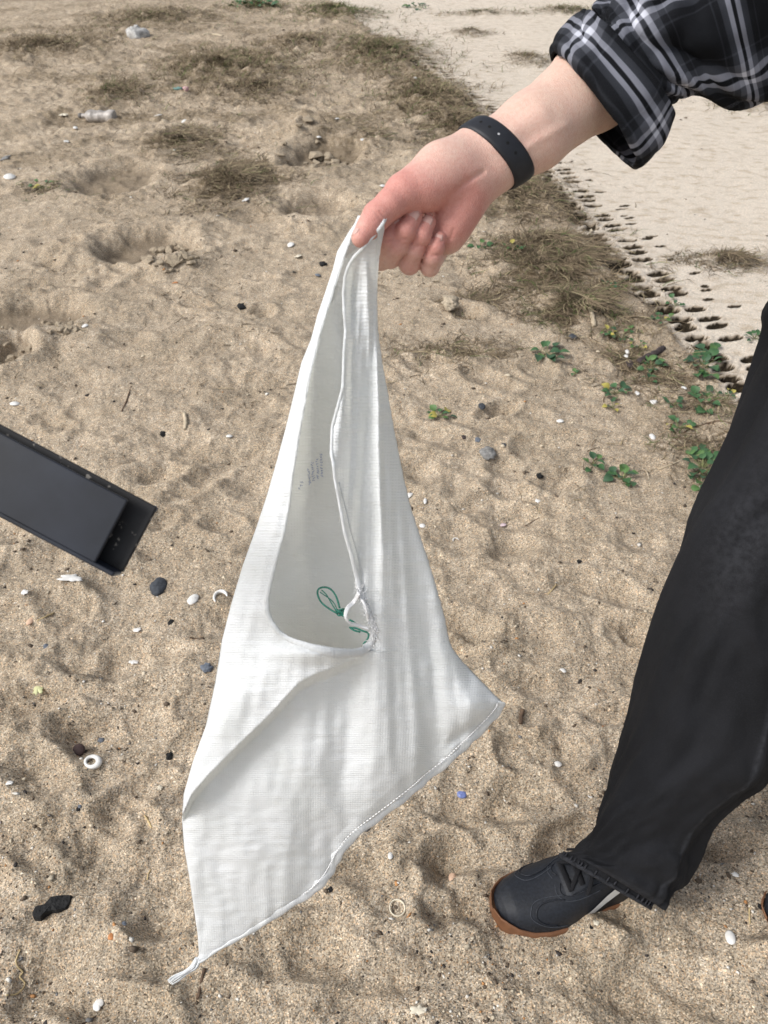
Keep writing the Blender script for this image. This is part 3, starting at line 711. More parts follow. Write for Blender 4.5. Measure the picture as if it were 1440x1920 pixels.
# wristband
def band():
    ax = fore[1]-fore[0]; ax /= np.linalg.norm(ax)
    c = P(929, 287, .618)
    side = P(972, 330, .618)-P(890, 240, .618); side = side-(side@ax)*ax; side /= np.linalg.norm(side)
    dep = np.cross(ax, side); dep /= np.linalg.norm(dep)
    if dep@(ORG-c) < 0: dep = -dep
    n = 72; rows = []
    prof = [(-.0097, -.0011), (-.0092, .0004), (-.0066, .0012), (0, .0014), (.0066, .0012), (.0092, .0004), (.0097, -.0011), (0, -.0015)]
    for k in range(n):
        th = 2*math.pi*k/n; cc, ss = math.cos(th), math.sin(th)
        lean = .007*cc   # the strap sits aslant
        ru, rv = .0300, .0245
        base = c+side*ru*cc+dep*rv*ss; nrm = side*cc/ru+dep*ss/rv; nrm /= np.linalg.norm(nrm)
        for (a_, r_) in prof: rows.append(base+ax*(a_+lean-.003*max(ss, 0))+nrm*r_)
    v = np.array(rows).reshape(n, len(prof), 3)
    f = []
    m = len(prof)
    for i in range(n):
        for j in range(m): f.append((i*m+j, ((i+1) % n)*m+j, ((i+1) % n)*m+(j+1) % m, i*m+(j+1) % m))
    bo = empty('wristband', c, 'slim black rubber wristband with adjustment holes worn on the wrist', 'wristband')
    mesh_obj('strap', v.reshape(-1, 3), np.array(f), simple('black_rubber', (.011, .012, .016), .55, .15, 120, .08, .0004, spec=.35), bo)
    hm = simple('hole_shade_paint', (.003, .003, .003), .9, .1, 50, .1, .0002); pm = simple('steel_pin', (.35, .35, .36), .3, .1, 80, .1, .0002)  # near-black colour paints the shade inside the strap holes
    for q in range(5):
        th = R(128-q*17)
        cc, ss = math.cos(th), math.sin(th); base = c+side*.0300*cc+dep*.0245*ss; nrm = side*cc/.03+dep*ss/.0245; nrm /= np.linalg.norm(nrm)
        pc = base+ax*(.007*cc-.003*ss)+nrm*.0014; t1 = np.cross(ax, nrm)
        rr = .0010 if q == 2 else .0013
        dv = [pc+nrm*(.0005 if q == 2 else .00012)]+[pc+nrm*.00008+rr*(math.cos(a)*ax+math.sin(a)*t1) for a in np.arange(10)*.6283]
        o = mesh_obj('pin' if q == 2 else 'painted_strap_hole', dv, [(0, 1+k, 1+(k+1) % 10) for k in range(10)], pm if q == 2 else hm, bo)  # strap is not pierced; flat dark discs paint each hole's shade
    # keeper loop at the underside
    kl = []
    for k in range(16):
        th = R(-62+k*4.5); cc, ss = math.cos(th), math.sin(th); kl.append(c+side*.0322*cc+dep*.0265*ss+ax*(.007*cc))
    kv, kf = tube_data(kl, .0095, 10, .14, normal=None)
    # tracker pod on the back of the wrist
    pod = []
    for k in range(15):
        th = R(232+k*6); cc, ss = math.cos(th), math.sin(th); pod.append(c+side*.030*cc+dep*.0262*ss+ax*(.007*cc))
    pv, pf = [], []
    for i, q in enumerate(pod):
        nrm = q-c; nrm /= np.linalg.norm(nrm); e = .55 if i in (0, 14) else 1
        for a_, r_ in ((-.009*e, 0), (-.008*e, .0045*e), (0, .006*e), (.008*e, .0045*e), (.009*e, 0), (0, -.001)): pv.append(q+ax*a_+nrm*r_)
    pfc = [tuple(x) for x in grid_faces(15, 6, True)]+[tuple(range(6))[::-1], tuple(84+k for k in range(6))]
    mesh_obj('tracker_pod', pv, pfc, bpy.data.materials['black_rubber'], bo)
band()

# ---------------------------------------------------------------- sneakers
LEA = simple('black_leather', (.0105, .0125, .0175), .55, .3, 260, .5, .0008, spec=.4)
GUM = simple('brown_gum_rubber', (.175, .078, .036), .6, .12, 60, .15, .0006)
WHT = simple('white_leather', (.68, .66, .62), .6, .08, 90, .15, .0005)
LACE = simple('black_lace', (.008, .008, .010), .9, .3, 900, .8, .0010)
def sneaker(toe, heel, z0, label, grp):
    toe = np.array([toe[0], toe[1], z0+.001]); heel = np.array([heel[0], heel[1], z0-.014])
    L = np.linalg.norm(heel-toe); ax = (heel-toe)/L; sd_ = np.cross(ax, [0, 0, 1]); up = np.array([0, 0, 1.0])
    root = empty('sneaker', toe*.5+heel*.5, label, 'shoe', grp)
    S_ = np.array([0, .004, .012, .025, .045, .07, .10, .13, .17, .21, .245, .262, .27])/.27
    W_ = np.array([.004, .019, .0290, .0385, .0460, .050, .0510, .0475, .0400, .0360, .0330, .024, .005])
    T_ = np.array([.024, .034, .043, .050, .0555, .062, .072, .086, .100, .102, .100, .092, .070])
    X_ = np.array([.0, .0, .001, .002, .003, .003, .002, .0, -.001, 0, 0, 0, 0])
    def prm(s): return np.interp(s, S_, W_), np.interp(s, S_, T_), np.interp(s, S_, X_)
    def surf(s, th, off=0.0, zb=.016):
        w_, t_, x_ = prm(s); c_, n_ = math.cos(th), math.sin(th)
        y_ = np.sign(c_)*abs(c_)**.86*(w_+off); z_ = zb+(t_-zb+off)*abs(n_)**.82
        return toe+ax*(s*L-off*max(0, 1-s/.1))+sd_*(y_+x_)+up*z_
    n = 90; ss = .5-.5*np.cos(np.linspace(0, np.pi, n)); m = 40
    g_ = np.array([[surf(s, math.pi*k/(m-1)) for k in range(m)] for s in ss])
    mesh_obj('upper', g_.reshape(-1, 3), grid_faces(n, m), LEA, root)
    # sole with toe bumper
    rows = []
    for s in ss:
        w_, t_, x_ = prm(s); e = .0036*math.sqrt(min(1, s/.02, (1-s)/.02))+.0004
        bump_ = .012*math.exp(-(s/.13)**2)
        prof = [(-1, -.010, 0), (-1, .004, .0008), (-1, .016+bump_, .0), (-1, .021+bump_, -.0025), (-.88, .020+bump_*.6, 0), (.88, .020+bump_*.6, 0), (1, .021+bump_, -.0025), (1, .016+bump_, .0), (1, .004, .0008), (1, -.010, 0)]
        for sg, z_, o in prof: rows.append(toe+ax*(s*L-.0035*max(0, 1-s/.06)**2)+sd_*(x_+sg*(w_+e+o*min(1, s/.03)))+up*z_)
    sf = [tuple(x) for x in grid_faces(n, 10, True)]+[tuple(range(10))[::-1], tuple((n-1)*10+k for k in range(10))]
    mesh_obj('sole', rows, sf, GUM, root)
    # overlay panels: raised seams
    def seam(pts, r=.0009, mat_=LEA, nm='seam', flat=1.0):
        c_ = catmull([surf(a, b_, .0004) for a, b_ in pts], 60); v_, f_ = tube_data(c_, r, 6, flat); return mesh_obj(nm, v_, f_, mat_, root)
    D = R
    STI = bpy.data.materials.get('seam_thread') or simple('seam_thread', (.045, .05, .06), .7, .2, 200, .2, .0005)
    for sg in (-1, 1):
        f_ = lambda d: D(90+sg*d)
        seam([(.36, f_(22)), (.27, f_(16)), (.20, f_(17)), (.165, f_(30)), (.16, f_(46)), (.20, f_(62)), (.27, f_(74)), (.36, f_(80))], .0007, STI)
        seam([(.355, f_(30)), (.30, f_(24)), (.225, f_(24)), (.19, f_(36)), (.19, f_(50)), (.23, f_(64)), (.30, f_(74))], .0014, LEA)
        seam([(.36, f_(5)), (.345, f_(14)), (.36, f_(24)), (.42, f_(31)), (.52, f_(33)), (.7, f_(34))], .0012, LEA)
        seam([(.33, f_(4)), (.325, f_(18)), (.36, f_(32)), (.44, f_(42)), (.56, f_(46))], .0006, STI)
    # eyestay panel
    ep = np.array([[surf(s, D(d), .0016*min(1, (s-.37)*30+.2)) for d in np.linspace(62, 118, 14)] for s in np.linspace(.37, .66, 26)])
    o = mesh_obj('eyestay', ep.reshape(-1, 3), grid_faces(26, 14), LEA, root)
    # laces: flat bars crossing the eyestay and two loose ends
    def lace(pts, r=.0046):
        v_, f_ = tube_data(catmull(pts, 24), r, 8, .42, normal=up); return mesh_obj('lace', v_, f_, LACE, root)
    for s in (.40, .465, .53):
        lace([surf(s, D(68), .003), surf(s-.004, D(80), .005), surf(s-.004, D(100), .005), surf(s, D(112), .003)])
    lace([surf(.395, D(70), .004), surf(.45, D(84), .008), surf(.53, D(104), .006)], .0032)
    lace([surf(.395, D(110), .004), surf(.45, D(98), .009), surf(.53, D(76), .007)], .0032)
    lace([surf(.55, D(96), .008), surf(.50, D(112), .011), surf(.47, D(128), .007)], .0028)
    lace([surf(.55, D(86), .008), surf(.50, D(66), .011), surf(.47, D(52), .006)], .0028)
    # white side stripe, both sides
    for sg in (-1, 1):
        f_ = lambda d: D(90+sg*d)
        q = [[surf(s, f_(a_*(1-k/5)+b_*k/5), .0013) for k in range(6)] for s, a_, b_ in [(.40, 86, 89), (.45, 80, 88), (.52, 72, 83), (.60, 62, 75), (.70, 50, 64), (.8, 44, 58)]]
        mesh_obj('side_stripe', np.array(q).reshape(-1, 3), grid_faces(6, 6), WHT, root)
    return root
z1 = H(.17, .55)-.004
sneaker((.168, .533), (.432, .60), z1, 'black leather sneaker with brown gum sole and loose laces, whole toe in view', 'sneakers on the person')
sneaker((.584, .515), (.84, .615), z1-.012, 'black sneaker at the right edge of the picture, only its side in view', 'sneakers on the person')

# ---------------------------------------------------------------- the white sack
XL = [(404, 671), (420, 664), (436, 653), (472, 632), (505, 624), (547, 610), (591, 595), (636, 583), (680, 565), (727, 554), (797, 537), (860, 520), (930, 500), (990, 480), (1060, 455), (1130, 434), (1200, 416), (1280, 403), (1360, 386), (1430, 361), (1490, 344), (1540, 341), (1590, 345), (1640, 354), (1700, 363), (1755, 371), (1790, 373), (1812, 362)]
XML = [(404, 678), (441, 662), (483, 646), (505, 639), (560, 622), (620, 603), (700, 583), (800, 565), (900, 549), (940, 545), (1000, 534), (1060, 517), (1120, 503), (1145, 502), (1165, 509), (1185, 524), (1200, 545), (1210, 575), (1218, 620), (1224, 650)]
XMR = [(404, 725), (425, 712), (440, 700), (455, 687), (470, 674), (480, 663), (500, 651), (520, 645), (550, 642), (580, 643), (620, 646), (660, 643), (700, 642), (730, 640), (760, 632), (800, 621), (850, 619), (870, 623), (900, 626), (940, 634), (1000, 645), (1040, 657), (1080, 667), (1115, 673), (1140, 684), (1160, 692), (1185, 699), (1200, 697), (1212, 690), (1220, 676), (1224, 651)]
XR = [(404, 728), (420, 723), (440, 719), (470, 713), (510, 709), (560, 707), (620, 709), (680, 717), (740, 728), (800, 738), (850, 748), (900, 758), (950, 770), (1000, 786), (1050, 803), (1100, 818), (1150, 832), (1200, 842), (1215, 848), (1240, 867), (1270, 896), (1300, 925), (1316, 942), (1330, 938), (1350, 922), (1380, 893), (1400, 872), (1430, 840), (1460, 802), (1480, 780), (1510, 742), (1540, 702), (1570, 664), (1600, 640), (1620, 629), (1640, 618), (1660, 602), (1680, 578), (1700, 545), (1730, 500), (1750, 468), (1770, 432), (1785, 405), (1800, 385), (1812, 364)]
def fx(tab, y): a = np.array(tab, float); return np.interp(y, a[:, 0], a[:, 1])
A0 = P(700, 410, .602); B0 = P(480, 1800, .93)
pn = np.cross(RT, B0-A0); pn /= np.linalg.norm(pn)
def plane_depth(px, py):
    r = FW+((px-720)/FPX)[..., None]*RT+((960-py)/FPX)[..., None]*UP
    return ((A0-ORG)@pn)/(r@pn)
FL = [(330, 1545), (345, 1525), (362, 1490), (390, 1458), (450, 1398), (505, 1345), (535, 1312), (560, 1285), (590, 1268), (625, 1256), (660, 1240), (700, 1222), (720, 1212)]
def front_off(x, y):
    "how far the front of the sack stands towards the camera from its mid plane (m)"
    xl, xr = fx(XL, y), fx(XR, y); u = np.clip((x-xl)/np.maximum(xr-xl, 1), 0, 1)
    grow = sstep(430, 1000, y)*.8+.2; end = 1-sstep(1500, 1800, y)*.85
    o = .030*np.sqrt(np.clip(np.sin(np.pi*u), 0, 1))*grow*end
    # pleats fanning from the hand
    th = (x-712)/(y-250.)
    r_ = sstep(480, 760, y)
    am = (.0025+.0105*r_)*(1-.35*sstep(1300, 1700, y))*np.clip(np.minimum(u, 1-u)*9, 0, 1)
    f = np.sin(th*41+.9+.9*gn(th*9, y*.002, 3))+.6*gn(th*22+4, y*.0016, 6)+.35*np.sin(th*97+2.1+1.6*gn(th*5, y*.003, 4))*(1-.6*sstep(800, 1100, y))+.35*gn(th*48, y*.003, 8)
    left = sstep(-.12, -.02, th)
    o += am*f*(.35+.65*left)*.62
    # deep crease under the gathered top
    o -= .007*np.exp(-((x-(662-.02*(y-540)))/9)**2)*sstep(470, 540, y)*(1-sstep(640, 1000, y))
    o += .006*np.exp(-((x-(690+.05*(y-540)))/9)**2)*sstep(430, 520, y)*(1-sstep(900, 1100, y))
    # overhanging fold on the left
    a = np.array(FL, float); fy = np.interp(x, a[:, 0], a[:, 1]); s = (fy-y)*.70
    wfl = (1-sstep(630, 700, x))*sstep(320, 352, x)
    o += wfl*.030*sstep(-10, 4, s)*np.exp(-np.clip(s, 0, None)/150)
    o -= wfl*.006*np.exp(-np.clip(-s, 0, None)/40)*(s < 0)
    o += .008*np.exp(-((s-55)/38)**2)*wfl*sstep(1150, 1260, y)
    # lip of the mouth curls forward
    for tab, sg in ((XMR, 1), (XML, -1)):
        e = (x-fx(tab, np.minimum(y, 1224)))*sg
        o += .008*np.exp(-np.clip(e, 0, None)/26)*(1-sstep(1150, 1218, y))*(e > -1)
    o += .010*np.exp(-((y-1226)/16)**2)*np.exp(-((x-600)/90)**2)
    # corner on the right
    cr = sstep(1205, 1260, y)*sstep(0, 30, x-(846+.12*(y-1210)))
    o -= .010*cr*(1-sstep(0, 110, (x-850)))
    o += .009*np.exp(-(((x-885)/26)**2+((y-1330)/44)**2))
    o -= .007*np.exp(-((y-(1388-.62*(x-850)))/12)**2)*sstep(830, 850, x)
    # puckers by the seam and slack wrinkles
    seam = fx([(q[1], q[0]) for q in XR if q[0] >= 1316][::-1], x)
    o += .0020*np.sin(x*.13+1.5*np.sin(x*.05))*np.exp(-np.clip(seam-y, 0, None)/45)*(x > 420)
    o += .0022*gn(x*.018, y*.011, 21)+.0011*gn(x*.045, y*.03, 22)+.0006*gn(x*.02, y*.11, 23)+.0009*gn(x*.03+y*.02, y*.07, 24)*sstep(1450, 1560, y)
    o += .0040*gn(x*.010-y*.004, y*.008, 26)*sstep(1250, 1400, y)
    return o
def grip_off(x, y):
    top = 1-sstep(430, 560, y)
    right = sstep(0, 20, x-fx(XMR, y)+15)
    return top*(.014*right-.008*(1-right))
def sack_pt(x, y, off):
    d = plane_depth(x, y)-off; return P(x, y, d)
def build_sack():
    ys = np.concatenate([np.arange(404, 1224, 3.5), [1224], np.arange(1227, 1811, 3.5), [1812]]); n = len(ys)
    NL_, NR_ = 64, 110
    xl, xr = fx(XL, ys), fx(XR, ys)
    below = np.clip((ys-1224)/588, 0, 1)
    seamx = 650-(650-362)*below**.8; seamx = np.clip(seamx, xl+(xr-xl)*.02, xr-(xr-xl)*.02)
    xml = np.where(ys <= 1224, fx(XML, ys), seamx); xmr = np.where(ys <= 1224, fx(XMR, ys), seamx)
    # irregular edges
    jit = 1.1*gn(ys*.09, ys*0, 31)
    xr = xr+jit*(ys > 450); 
    uu = np.linspace(0, 1, NL_); uL = uu; uR = np.linspace(0, 1, NR_)
    XL_ = xl[:, None]+(xml-xl)[:, None]*uL; XR_ = xmr[:, None]+(xr-xmr)[:, None]*uR
    Y1 = np.repeat(ys[:, None], NL_, 1); Y2 = np.repeat(ys[:, None], NR_, 1)
    VL = sack_pt(XL_, Y1, front_off(XL_, Y1)+grip_off(XL_, Y1)); VR = sack_pt(XR_, Y2, front_off(XR_, Y2)+grip_off(XR_, Y2))
    v = [VL.reshape(-1, 3), VR.reshape(-1, 3)]; f = [grid_faces(n, NL_), grid_faces(n, NR_)+n*NL_]
    k0 = int(np.argmin(np.abs(ys-1224)))
    # join the two below the mouth
    a = np.arange(k0, n-1); br = np.stack([a*NL_+NL_-1, n*NL_+a*NR_, n*NL_+(a+1)*NR_, (a+1)*NL_+NL_-1], -1); f.append(br)
    # back sheet
    NB = 90; ub = np.linspace(0, 1, NB); XB = xl[:, None]+(xr-xl)[:, None]*ub; YB = np.repeat(ys[:, None], NB, 1)
    o = -.022*np.sin(np.pi*ub)[None, :]**.6*(sstep(470, 800, YB)*.9+.1)*(1-.8*sstep(1500, 1800, YB))
    # hollow of the mouth
    xm = (fx(XML, YB)+fx(XMR, YB))/2
    o -= .020*np.exp(-((XB-xm)/55)**2)*sstep(600, 900, YB)*(1-sstep(1230, 1330, YB))
    o += .011*np.sin((XB-610)*.062+.6*np.sin(YB*.006)+.5)*sstep(480, 560, YB)*(1-sstep(850, 1020, YB))*np.clip(np.minimum(ub, 1-ub)*6, 0, 1)+.0055*gn(XB*.02, YB*.006, 41)+.0010*gn(XB*.06, YB*.05, 42)
    edge = np.clip(np.minimum(ub, 1-ub)*20, 0, 1)[None, :]; fo = front_off(XB, YB)+grip_off(XB, YB)
    o = np.minimum(o, fo-.004)*edge+fo*(1-edge)
    VB = sack_pt(XB, YB, o); base = n*(NL_+NR_); v.append(VB.reshape(-1, 3)); f.append(grid_faces(n, NB)[:, ::-1]+base)
    VV = np.vstack(v)
    xs = np.concatenate([XL_.ravel(), XR_.ravel(), XB.ravel()]); yv = np.concatenate([Y1.ravel(), Y2.ravel(), YB.ravel()])
    s_ = plane_depth(xs, yv)/FPX
    uv = np.stack([(xs-600)*s_, (yv-400)*s_], -1)
    root = empty('sack', A0, 'open white woven plastic sack hanging from the hand with one corner pointing down', 'sack')
    mesh_obj('sack_cloth', VV, np.vstack(f), sack_material(), root, uv=uv)
    bm_ = bmesh.new(); sc_ = bpy.data.objects['sack_cloth'].data; bm_.from_mesh(sc_); bmesh.ops.remove_doubles(bm_, verts=bm_.verts, dist=.00004); bm_.to_mesh(sc_); bm_.free()
    # rolled hem round the mouth
    yy = np.arange(412, 1222, 6.0)
    lft = [(fx(XML, y)-2, y) for y in yy if y < 1206]; rgt = [(fx(XMR, y)+2, y) for y in yy[::-1]]
    lip = [(585, 1216), (620, 1223), (655, 1225), (680, 1222)]
    def hemrow(pts, rad):
        q = np.array([sack_pt(np.array(float(x)), np.array(float(y)), front_off(np.array(float(x)), np.array(float(y)))+grip_off(np.array(float(x)), np.array(float(y)))+.0008) for x, y in pts])
        v_, f_ = tube_data(q, rad, 8, .45, normal=pn); k = gn(np.arange(len(v_))*.31, np.arange(len(v_))*.07, 5)
        return v_+k[:, None]*.0004*pn, f_
    def w_(y): return .0009+.0011*sstep(900, 1200, y)
    allh = lft+lip+rgt
    hv_, hf_ = hemrow(allh, [w_(y)*(1.1 if i < len(lft)*.9 else 1.4)*(1+.9*math.exp(-((y-1222)/14)**2)) for i, (x, y) in enumerate(allh)])
    mesh_obj('mouth_hem', hv_, hf_, bpy.data.materials['woven_sack'], root, uv=hv_[:, :2])
    # second edge of the folded hem, a little inside the rim
    l2 = [(x-3+13*0, y) for x, y in lft if y > 1080]
    inner = [(fx(XMR, y)+11+3*math.sin(y*.02), y) for y in yy if 900 < y < 1200]
    c2 = []
    for pts in (inner,):
        q = np.array([sack_pt(np.array(float(x)), np.array(float(y)), front_off(np.array(float(x)), np.array(float(y)))+grip_off(np.array(float(x)), np.array(float(y)))+.0002) for x, y in pts])
        c2.append(tube_data(q, .00065, 5, .8, normal=pn))
    sv_, sf_ = join_data(c2); mesh_obj('hem_stitching', sv_, sf_, bpy.data.materials['woven_sack'], root, uv=sv_[:, :2])
    # bottom seam: a doubled strip with a line of white stitches
    sy = [q for q in XR if 1316 <= q[0] <= 1812]; sx = catmull([(x, y) for y, x in sy], 160)
    tg = np.gradient(sx, axis=0); tg /= np.linalg.norm(tg, axis=1)[:, None]; nr_ = np.stack([tg[:, 1], -tg[:, 0]], -1)
    if (nr_[40]@np.array([-1, -1])) > 0: nr_ = -nr_
    fade = 1-sstep(90, 158, np.arange(160))*.8
    strip = []
    for i in range(160):
        for k, (a_, o_) in enumerate(((-13, .0016), (-9, .0026), (0, .0020), (5.5, .0006), (6.5, -.001), (0, -.003))):
            p = sx[i]+nr_[i]*a_*fade[i]*(1+.25*math.sin(i*.7))*(.8 if k > 2 else 1)
            xb, yb = p[0], p[1]; inner_p = sx[i]-nr_[i]*3
            strip.append(sack_pt(np.array(xb), np.array(yb), front_off(np.array(inner_p[0]), np.array(inner_p[1]))+o_))
    st_ = np.array(strip); mesh_obj('bottom_seam', st_, grid_faces(160, 6, True), bpy.data.materials['woven_sack'], root, uv=st_[:, :2])
    stt = []
    for i in range(2, 110, 1):
        p0 = sx[i]-nr_[i]*9*fade[i]; p1 = sx[i]*.25+sx[i+1]*.75-nr_[i]*9*fade[i]
        q = [sack_pt(np.array(a_[0]), np.array(a_[1]), front_off(np.array(a_[0]), np.array(a_[1]))+o_) for a_, o_ in ((p0, .0028), ((p0+p1)/2, .0042), (p1, .0028))]
        stt.append(tube_data(q, .0006, 4))
    sv_, sf_ = join_data(stt); mesh_obj('seam_stitching', sv_, sf_, simple('white_thread', (.8, .8, .8), .7, .05, 300, .2, .0003), root)
    WT = bpy.data.materials['white_thread']
    # frayed tail at the lowest corner
    fr = []
    for k in range(26):
        a_ = random.uniform(-1, 1); e = random.uniform(.5, 1)
        pts = [(372+a_*5, 1796), (364+a_*5, 1812+a_*3), (350+a_*4, 1822+a_*2), (335+a_*5-8*e, 1834+a_*5), (324-8*e+a_*4, 1842+a_*7*e)]
        q = catmull([P(x, y, plane_depth(np.array(370.), np.array(1800.))-.002+random.uniform(-.003, .003)) for x, y in pts], 12); fr.append(tube_data(q, np.linspace(.0016, .0004, 12), 5))
    v_, f_ = join_data(fr); mesh_obj('frayed_corner', v_, f_, bpy.data.materials['woven_sack'], root, uv=v_[:, :2])
    # frayed threads at the mouth corner
    def sp(x, y, o): return sack_pt(np.array(float(x)), np.array(float(y)), front_off(np.array(float(x)), np.array(float(y)))+o)
    fr = []
    for k in range(300):
        i = random.random(); y = 1095+i*125; x = fx(XMR, y)+random.uniform(-4, 9)
        a_ = random.uniform(0, 6.28); l = random.uniform(2, 9)
        q = [sp(x, y, .001), sp(x, y, .002)+(RT*math.cos(a_)+UP*math.sin(a_))*l*.5/FPX*.75+pn*0, sp(x, y, .0015)+(RT*math.cos(a_+.5)+UP*math.sin(a_+.5))*l/FPX*.75]
        fr.append(tube_data(q, [.0005, .0004, .0002], 4))
    twist = [(673, 1112), (664, 1128), (652, 1140), (648, 1156), (656, 1168), (672, 1172), (690, 1178)]
    for dx in (-1.5, 0, 1.5):
        fr.append(tube_data(catmull([sp(x+dx, y+dx, .006+.001*dx) for x, y in twist], 40), .0010, 6))
    fr.append(tube_data(catmull([sp(x, y, .005) for x, y in [(672, 1118), (682, 1130), (688, 1148), (690, 1165)]], 30), .0012, 6))
    v_, f_ = join_data(fr); mesh_obj('frayed_thread', v_, f_, WT, root)
    # green drawstring: a loop, a knot and a tail threaded through the hem
    GRN = simple('green_cord', (.035, .20, .145), .6, .25, 400, .5, .0005)
    dp = lambda x, y: P(x, y, plane_depth(np.array(640.), np.array(1150.))-.018)
    parts = [tube_data(catmull([dp(*q) for q in [(632, 1150), (618, 1142), (603, 1130), (596, 1116), (597, 1105), (608, 1101), (620, 1105), (630, 1118), (637, 1140)]], 60), .0009, 6),
             tube_data(catmull([dp(*q) for q in [(633, 1150), (622, 1132), (612, 1115), (603, 1106)]], 20), .0006, 5),
             tube_data(catmull([dp(*q) for q in [(634, 1148), (624, 1128), (600, 1110)]], 20), .0005, 5)]
    kn = []
    for k in range(46):
        a_ = k*.62; kn.append(dp(641+7.5*math.cos(a_)+2.5*math.cos(a_*.37), 1149+5.5*math.sin(a_*1.13+.4)+2*math.sin(a_*.41))+pn*0+(ORG-dp(641, 1149))*.003*math.sin(a_*1.7))
    parts.append(tube_data(catmull(kn, 200), .0008, 5))
    parts += [tube_data(catmull([dp(*q) for q in pts], 24), .0009, 6) for pts in ([(645, 1143), (652, 1140), (655, 1136)], [(655, 1162), (661, 1165), (667, 1169)], [(657, 1177), (668, 1178), (680, 1183), (690, 1187), (690, 1196), (681, 1208)], [(655, 1176), (664, 1182), (676, 1185)])]
    v_, f_ = join_data(parts); mesh_obj('green_drawstring', v_, f_, GRN, root)
    # faded blue print on the inside of the back sheet: a few rows of worn marks
    pr = []
    def bo(x, y):
        xb = (fx(XML, y)+fx(XMR, y))/2; uq = (x-fx(XL, y))/(fx(XR, y)-fx(XL, y))
        return uq
    VBg = VB; ysa = ys
    def back_pt(x, y):
        i = np.interp(y, ysa, np.arange(len(ysa))); i0 = int(i); uq = (x-xl[i0])/(xr[i0]-xl[i0])*(NB-1); j0 = int(uq); fi, fj = i-i0, uq-j0
        p = (VBg[i0, j0]*(1-fi)*(1-fj)+VBg[i0+1, j0]*fi*(1-fj)+VBg[i0, j0+1]*(1-fi)*fj+VBg[i0+1, j0+1]*fi*fj)
        vw = ORG-p; return p+vw/np.linalg.norm(vw)*.0009
    for row, (x0, y0, x1, y1) in enumerate([(602, 852, 604, 898), (594, 862, 596, 900), (586, 868, 588, 905), (578, 880, 582, 912), (566, 905, 560, 922)]):
        m_ = 9 if row < 4 else 3
        for k in range(m_):
            cx = x0+(x1-x0)*k/m_; cy = y0+(y1-y0)*k/m_
            for s_ in range(2 if row else 3):
                a_ = random.uniform(0, 3.14); l = random.uniform(1.2, 2.6); ccx = cx+random.uniform(-1.5, 1.5); ccy = cy+random.uniform(-1, 1)
                dx, dy = l*math.cos(a_), l*math.sin(a_); nx, ny = -dy/l*.55, dx/l*.55
                pr.append(([back_pt(ccx-dx-nx, ccy-dy-ny), back_pt(ccx+dx-nx, ccy+dy-ny), back_pt(ccx+dx+nx, ccy+dy+ny), back_pt(ccx-dx+nx, ccy-dy+ny)], [(0, 1, 2, 3)]))
    v_, f_ = join_data(pr); mesh_obj('faded_print', v_, f_, simple('faded_blue_ink', (.42, .46, .60), .8, .15, 400, .1, .0002), root)
def sack_material():
    m, t, b = new_mat('woven_sack')
    uv = N(t, 'ShaderNodeUVMap')
    n0 = N(t, 'ShaderNodeTexNoise', Scale=14.0, Detail=5.0); t.links.new(uv.outputs[0], n0.inputs['Vector'])
    mp = N(t, 'ShaderNodeMapping'); mp.inputs['Scale'].default_value = (60, 520, 1); t.links.new(uv.outputs[0], mp.inputs[0])
    n1 = N(t, 'ShaderNodeTexNoise', Scale=1.0, Detail=3.0); t.links.new(mp.outputs[0], n1.inputs['Vector'])
    wa = N(t, 'ShaderNodeTexWave', Scale=105.0, Distortion=2.5, Detail=2.0, wave_type='BANDS', bands_direction='Y'); wa.inputs['Detail Scale'].default_value = 2.0; t.links.new(uv.outputs[0], wa.inputs['Vector'])
    wb = N(t, 'ShaderNodeTexWave', Scale=120.0, Distortion=2.0, Detail=2.0, wave_type='BANDS', bands_direction='X'); t.links.new(uv.outputs[0], wb.inputs['Vector'])
    c = mixc(t, ramp(t, n0.outputs[0], [(.3, 0), (.7, 1)]), (.70, .72, .73), (.78, .80, .825))
    st_ = N(t, 'ShaderNodeTexNoise', Scale=30.0, Detail=8.0, Roughness=.7); t.links.new(uv.outputs[0], st_.inputs['Vector'])
    c = mixc(t, ramp(t, st_.outputs[0], [(.60, 0), (.80, .35)]), c, (.55, .51, .44))
    t.links.new(c, b.inputs['Base Color']); b.inputs['Roughness'].default_value = .62; b.inputs['Specular IOR Level'].default_value = .3
    h = math_(t, 'ADD', math_(t, 'MULTIPLY', wa.outputs['Fac'], .55), math_(t, 'MULTIPLY', wb.outputs['Fac'], .3)); h = math_(t, 'ADD', h, math_(t, 'MULTIPLY', n1.outputs[0], .9))
    nn = bump(t, h, .40, .0008)
    n3 = N(t, 'ShaderNodeTexNoise', Scale=70.0, Detail=4.0); t.links.new(uv.outputs[0], n3.inputs['Vector'])
    nn = bump(t, n3.outputs[0], .22, .003, nn)
    t.links.new(nn, b.inputs['Normal'])
    tr = N(t, 'ShaderNodeBsdfTranslucent'); tr.inputs[0].default_value = (.86, .86, .77, 1); t.links.new(nn, tr.inputs['Normal'])
    mx = N(t, 'ShaderNodeMixShader'); mx.inputs[0].default_value = .27
    out = t.nodes['Material Output']
    t.links.new(b.outputs[0], mx.inputs[1]); t.links.new(tr.outputs[0], mx.inputs[2]); t.links.new(mx.outputs[0], out.inputs[0])
    return m
build_sack()

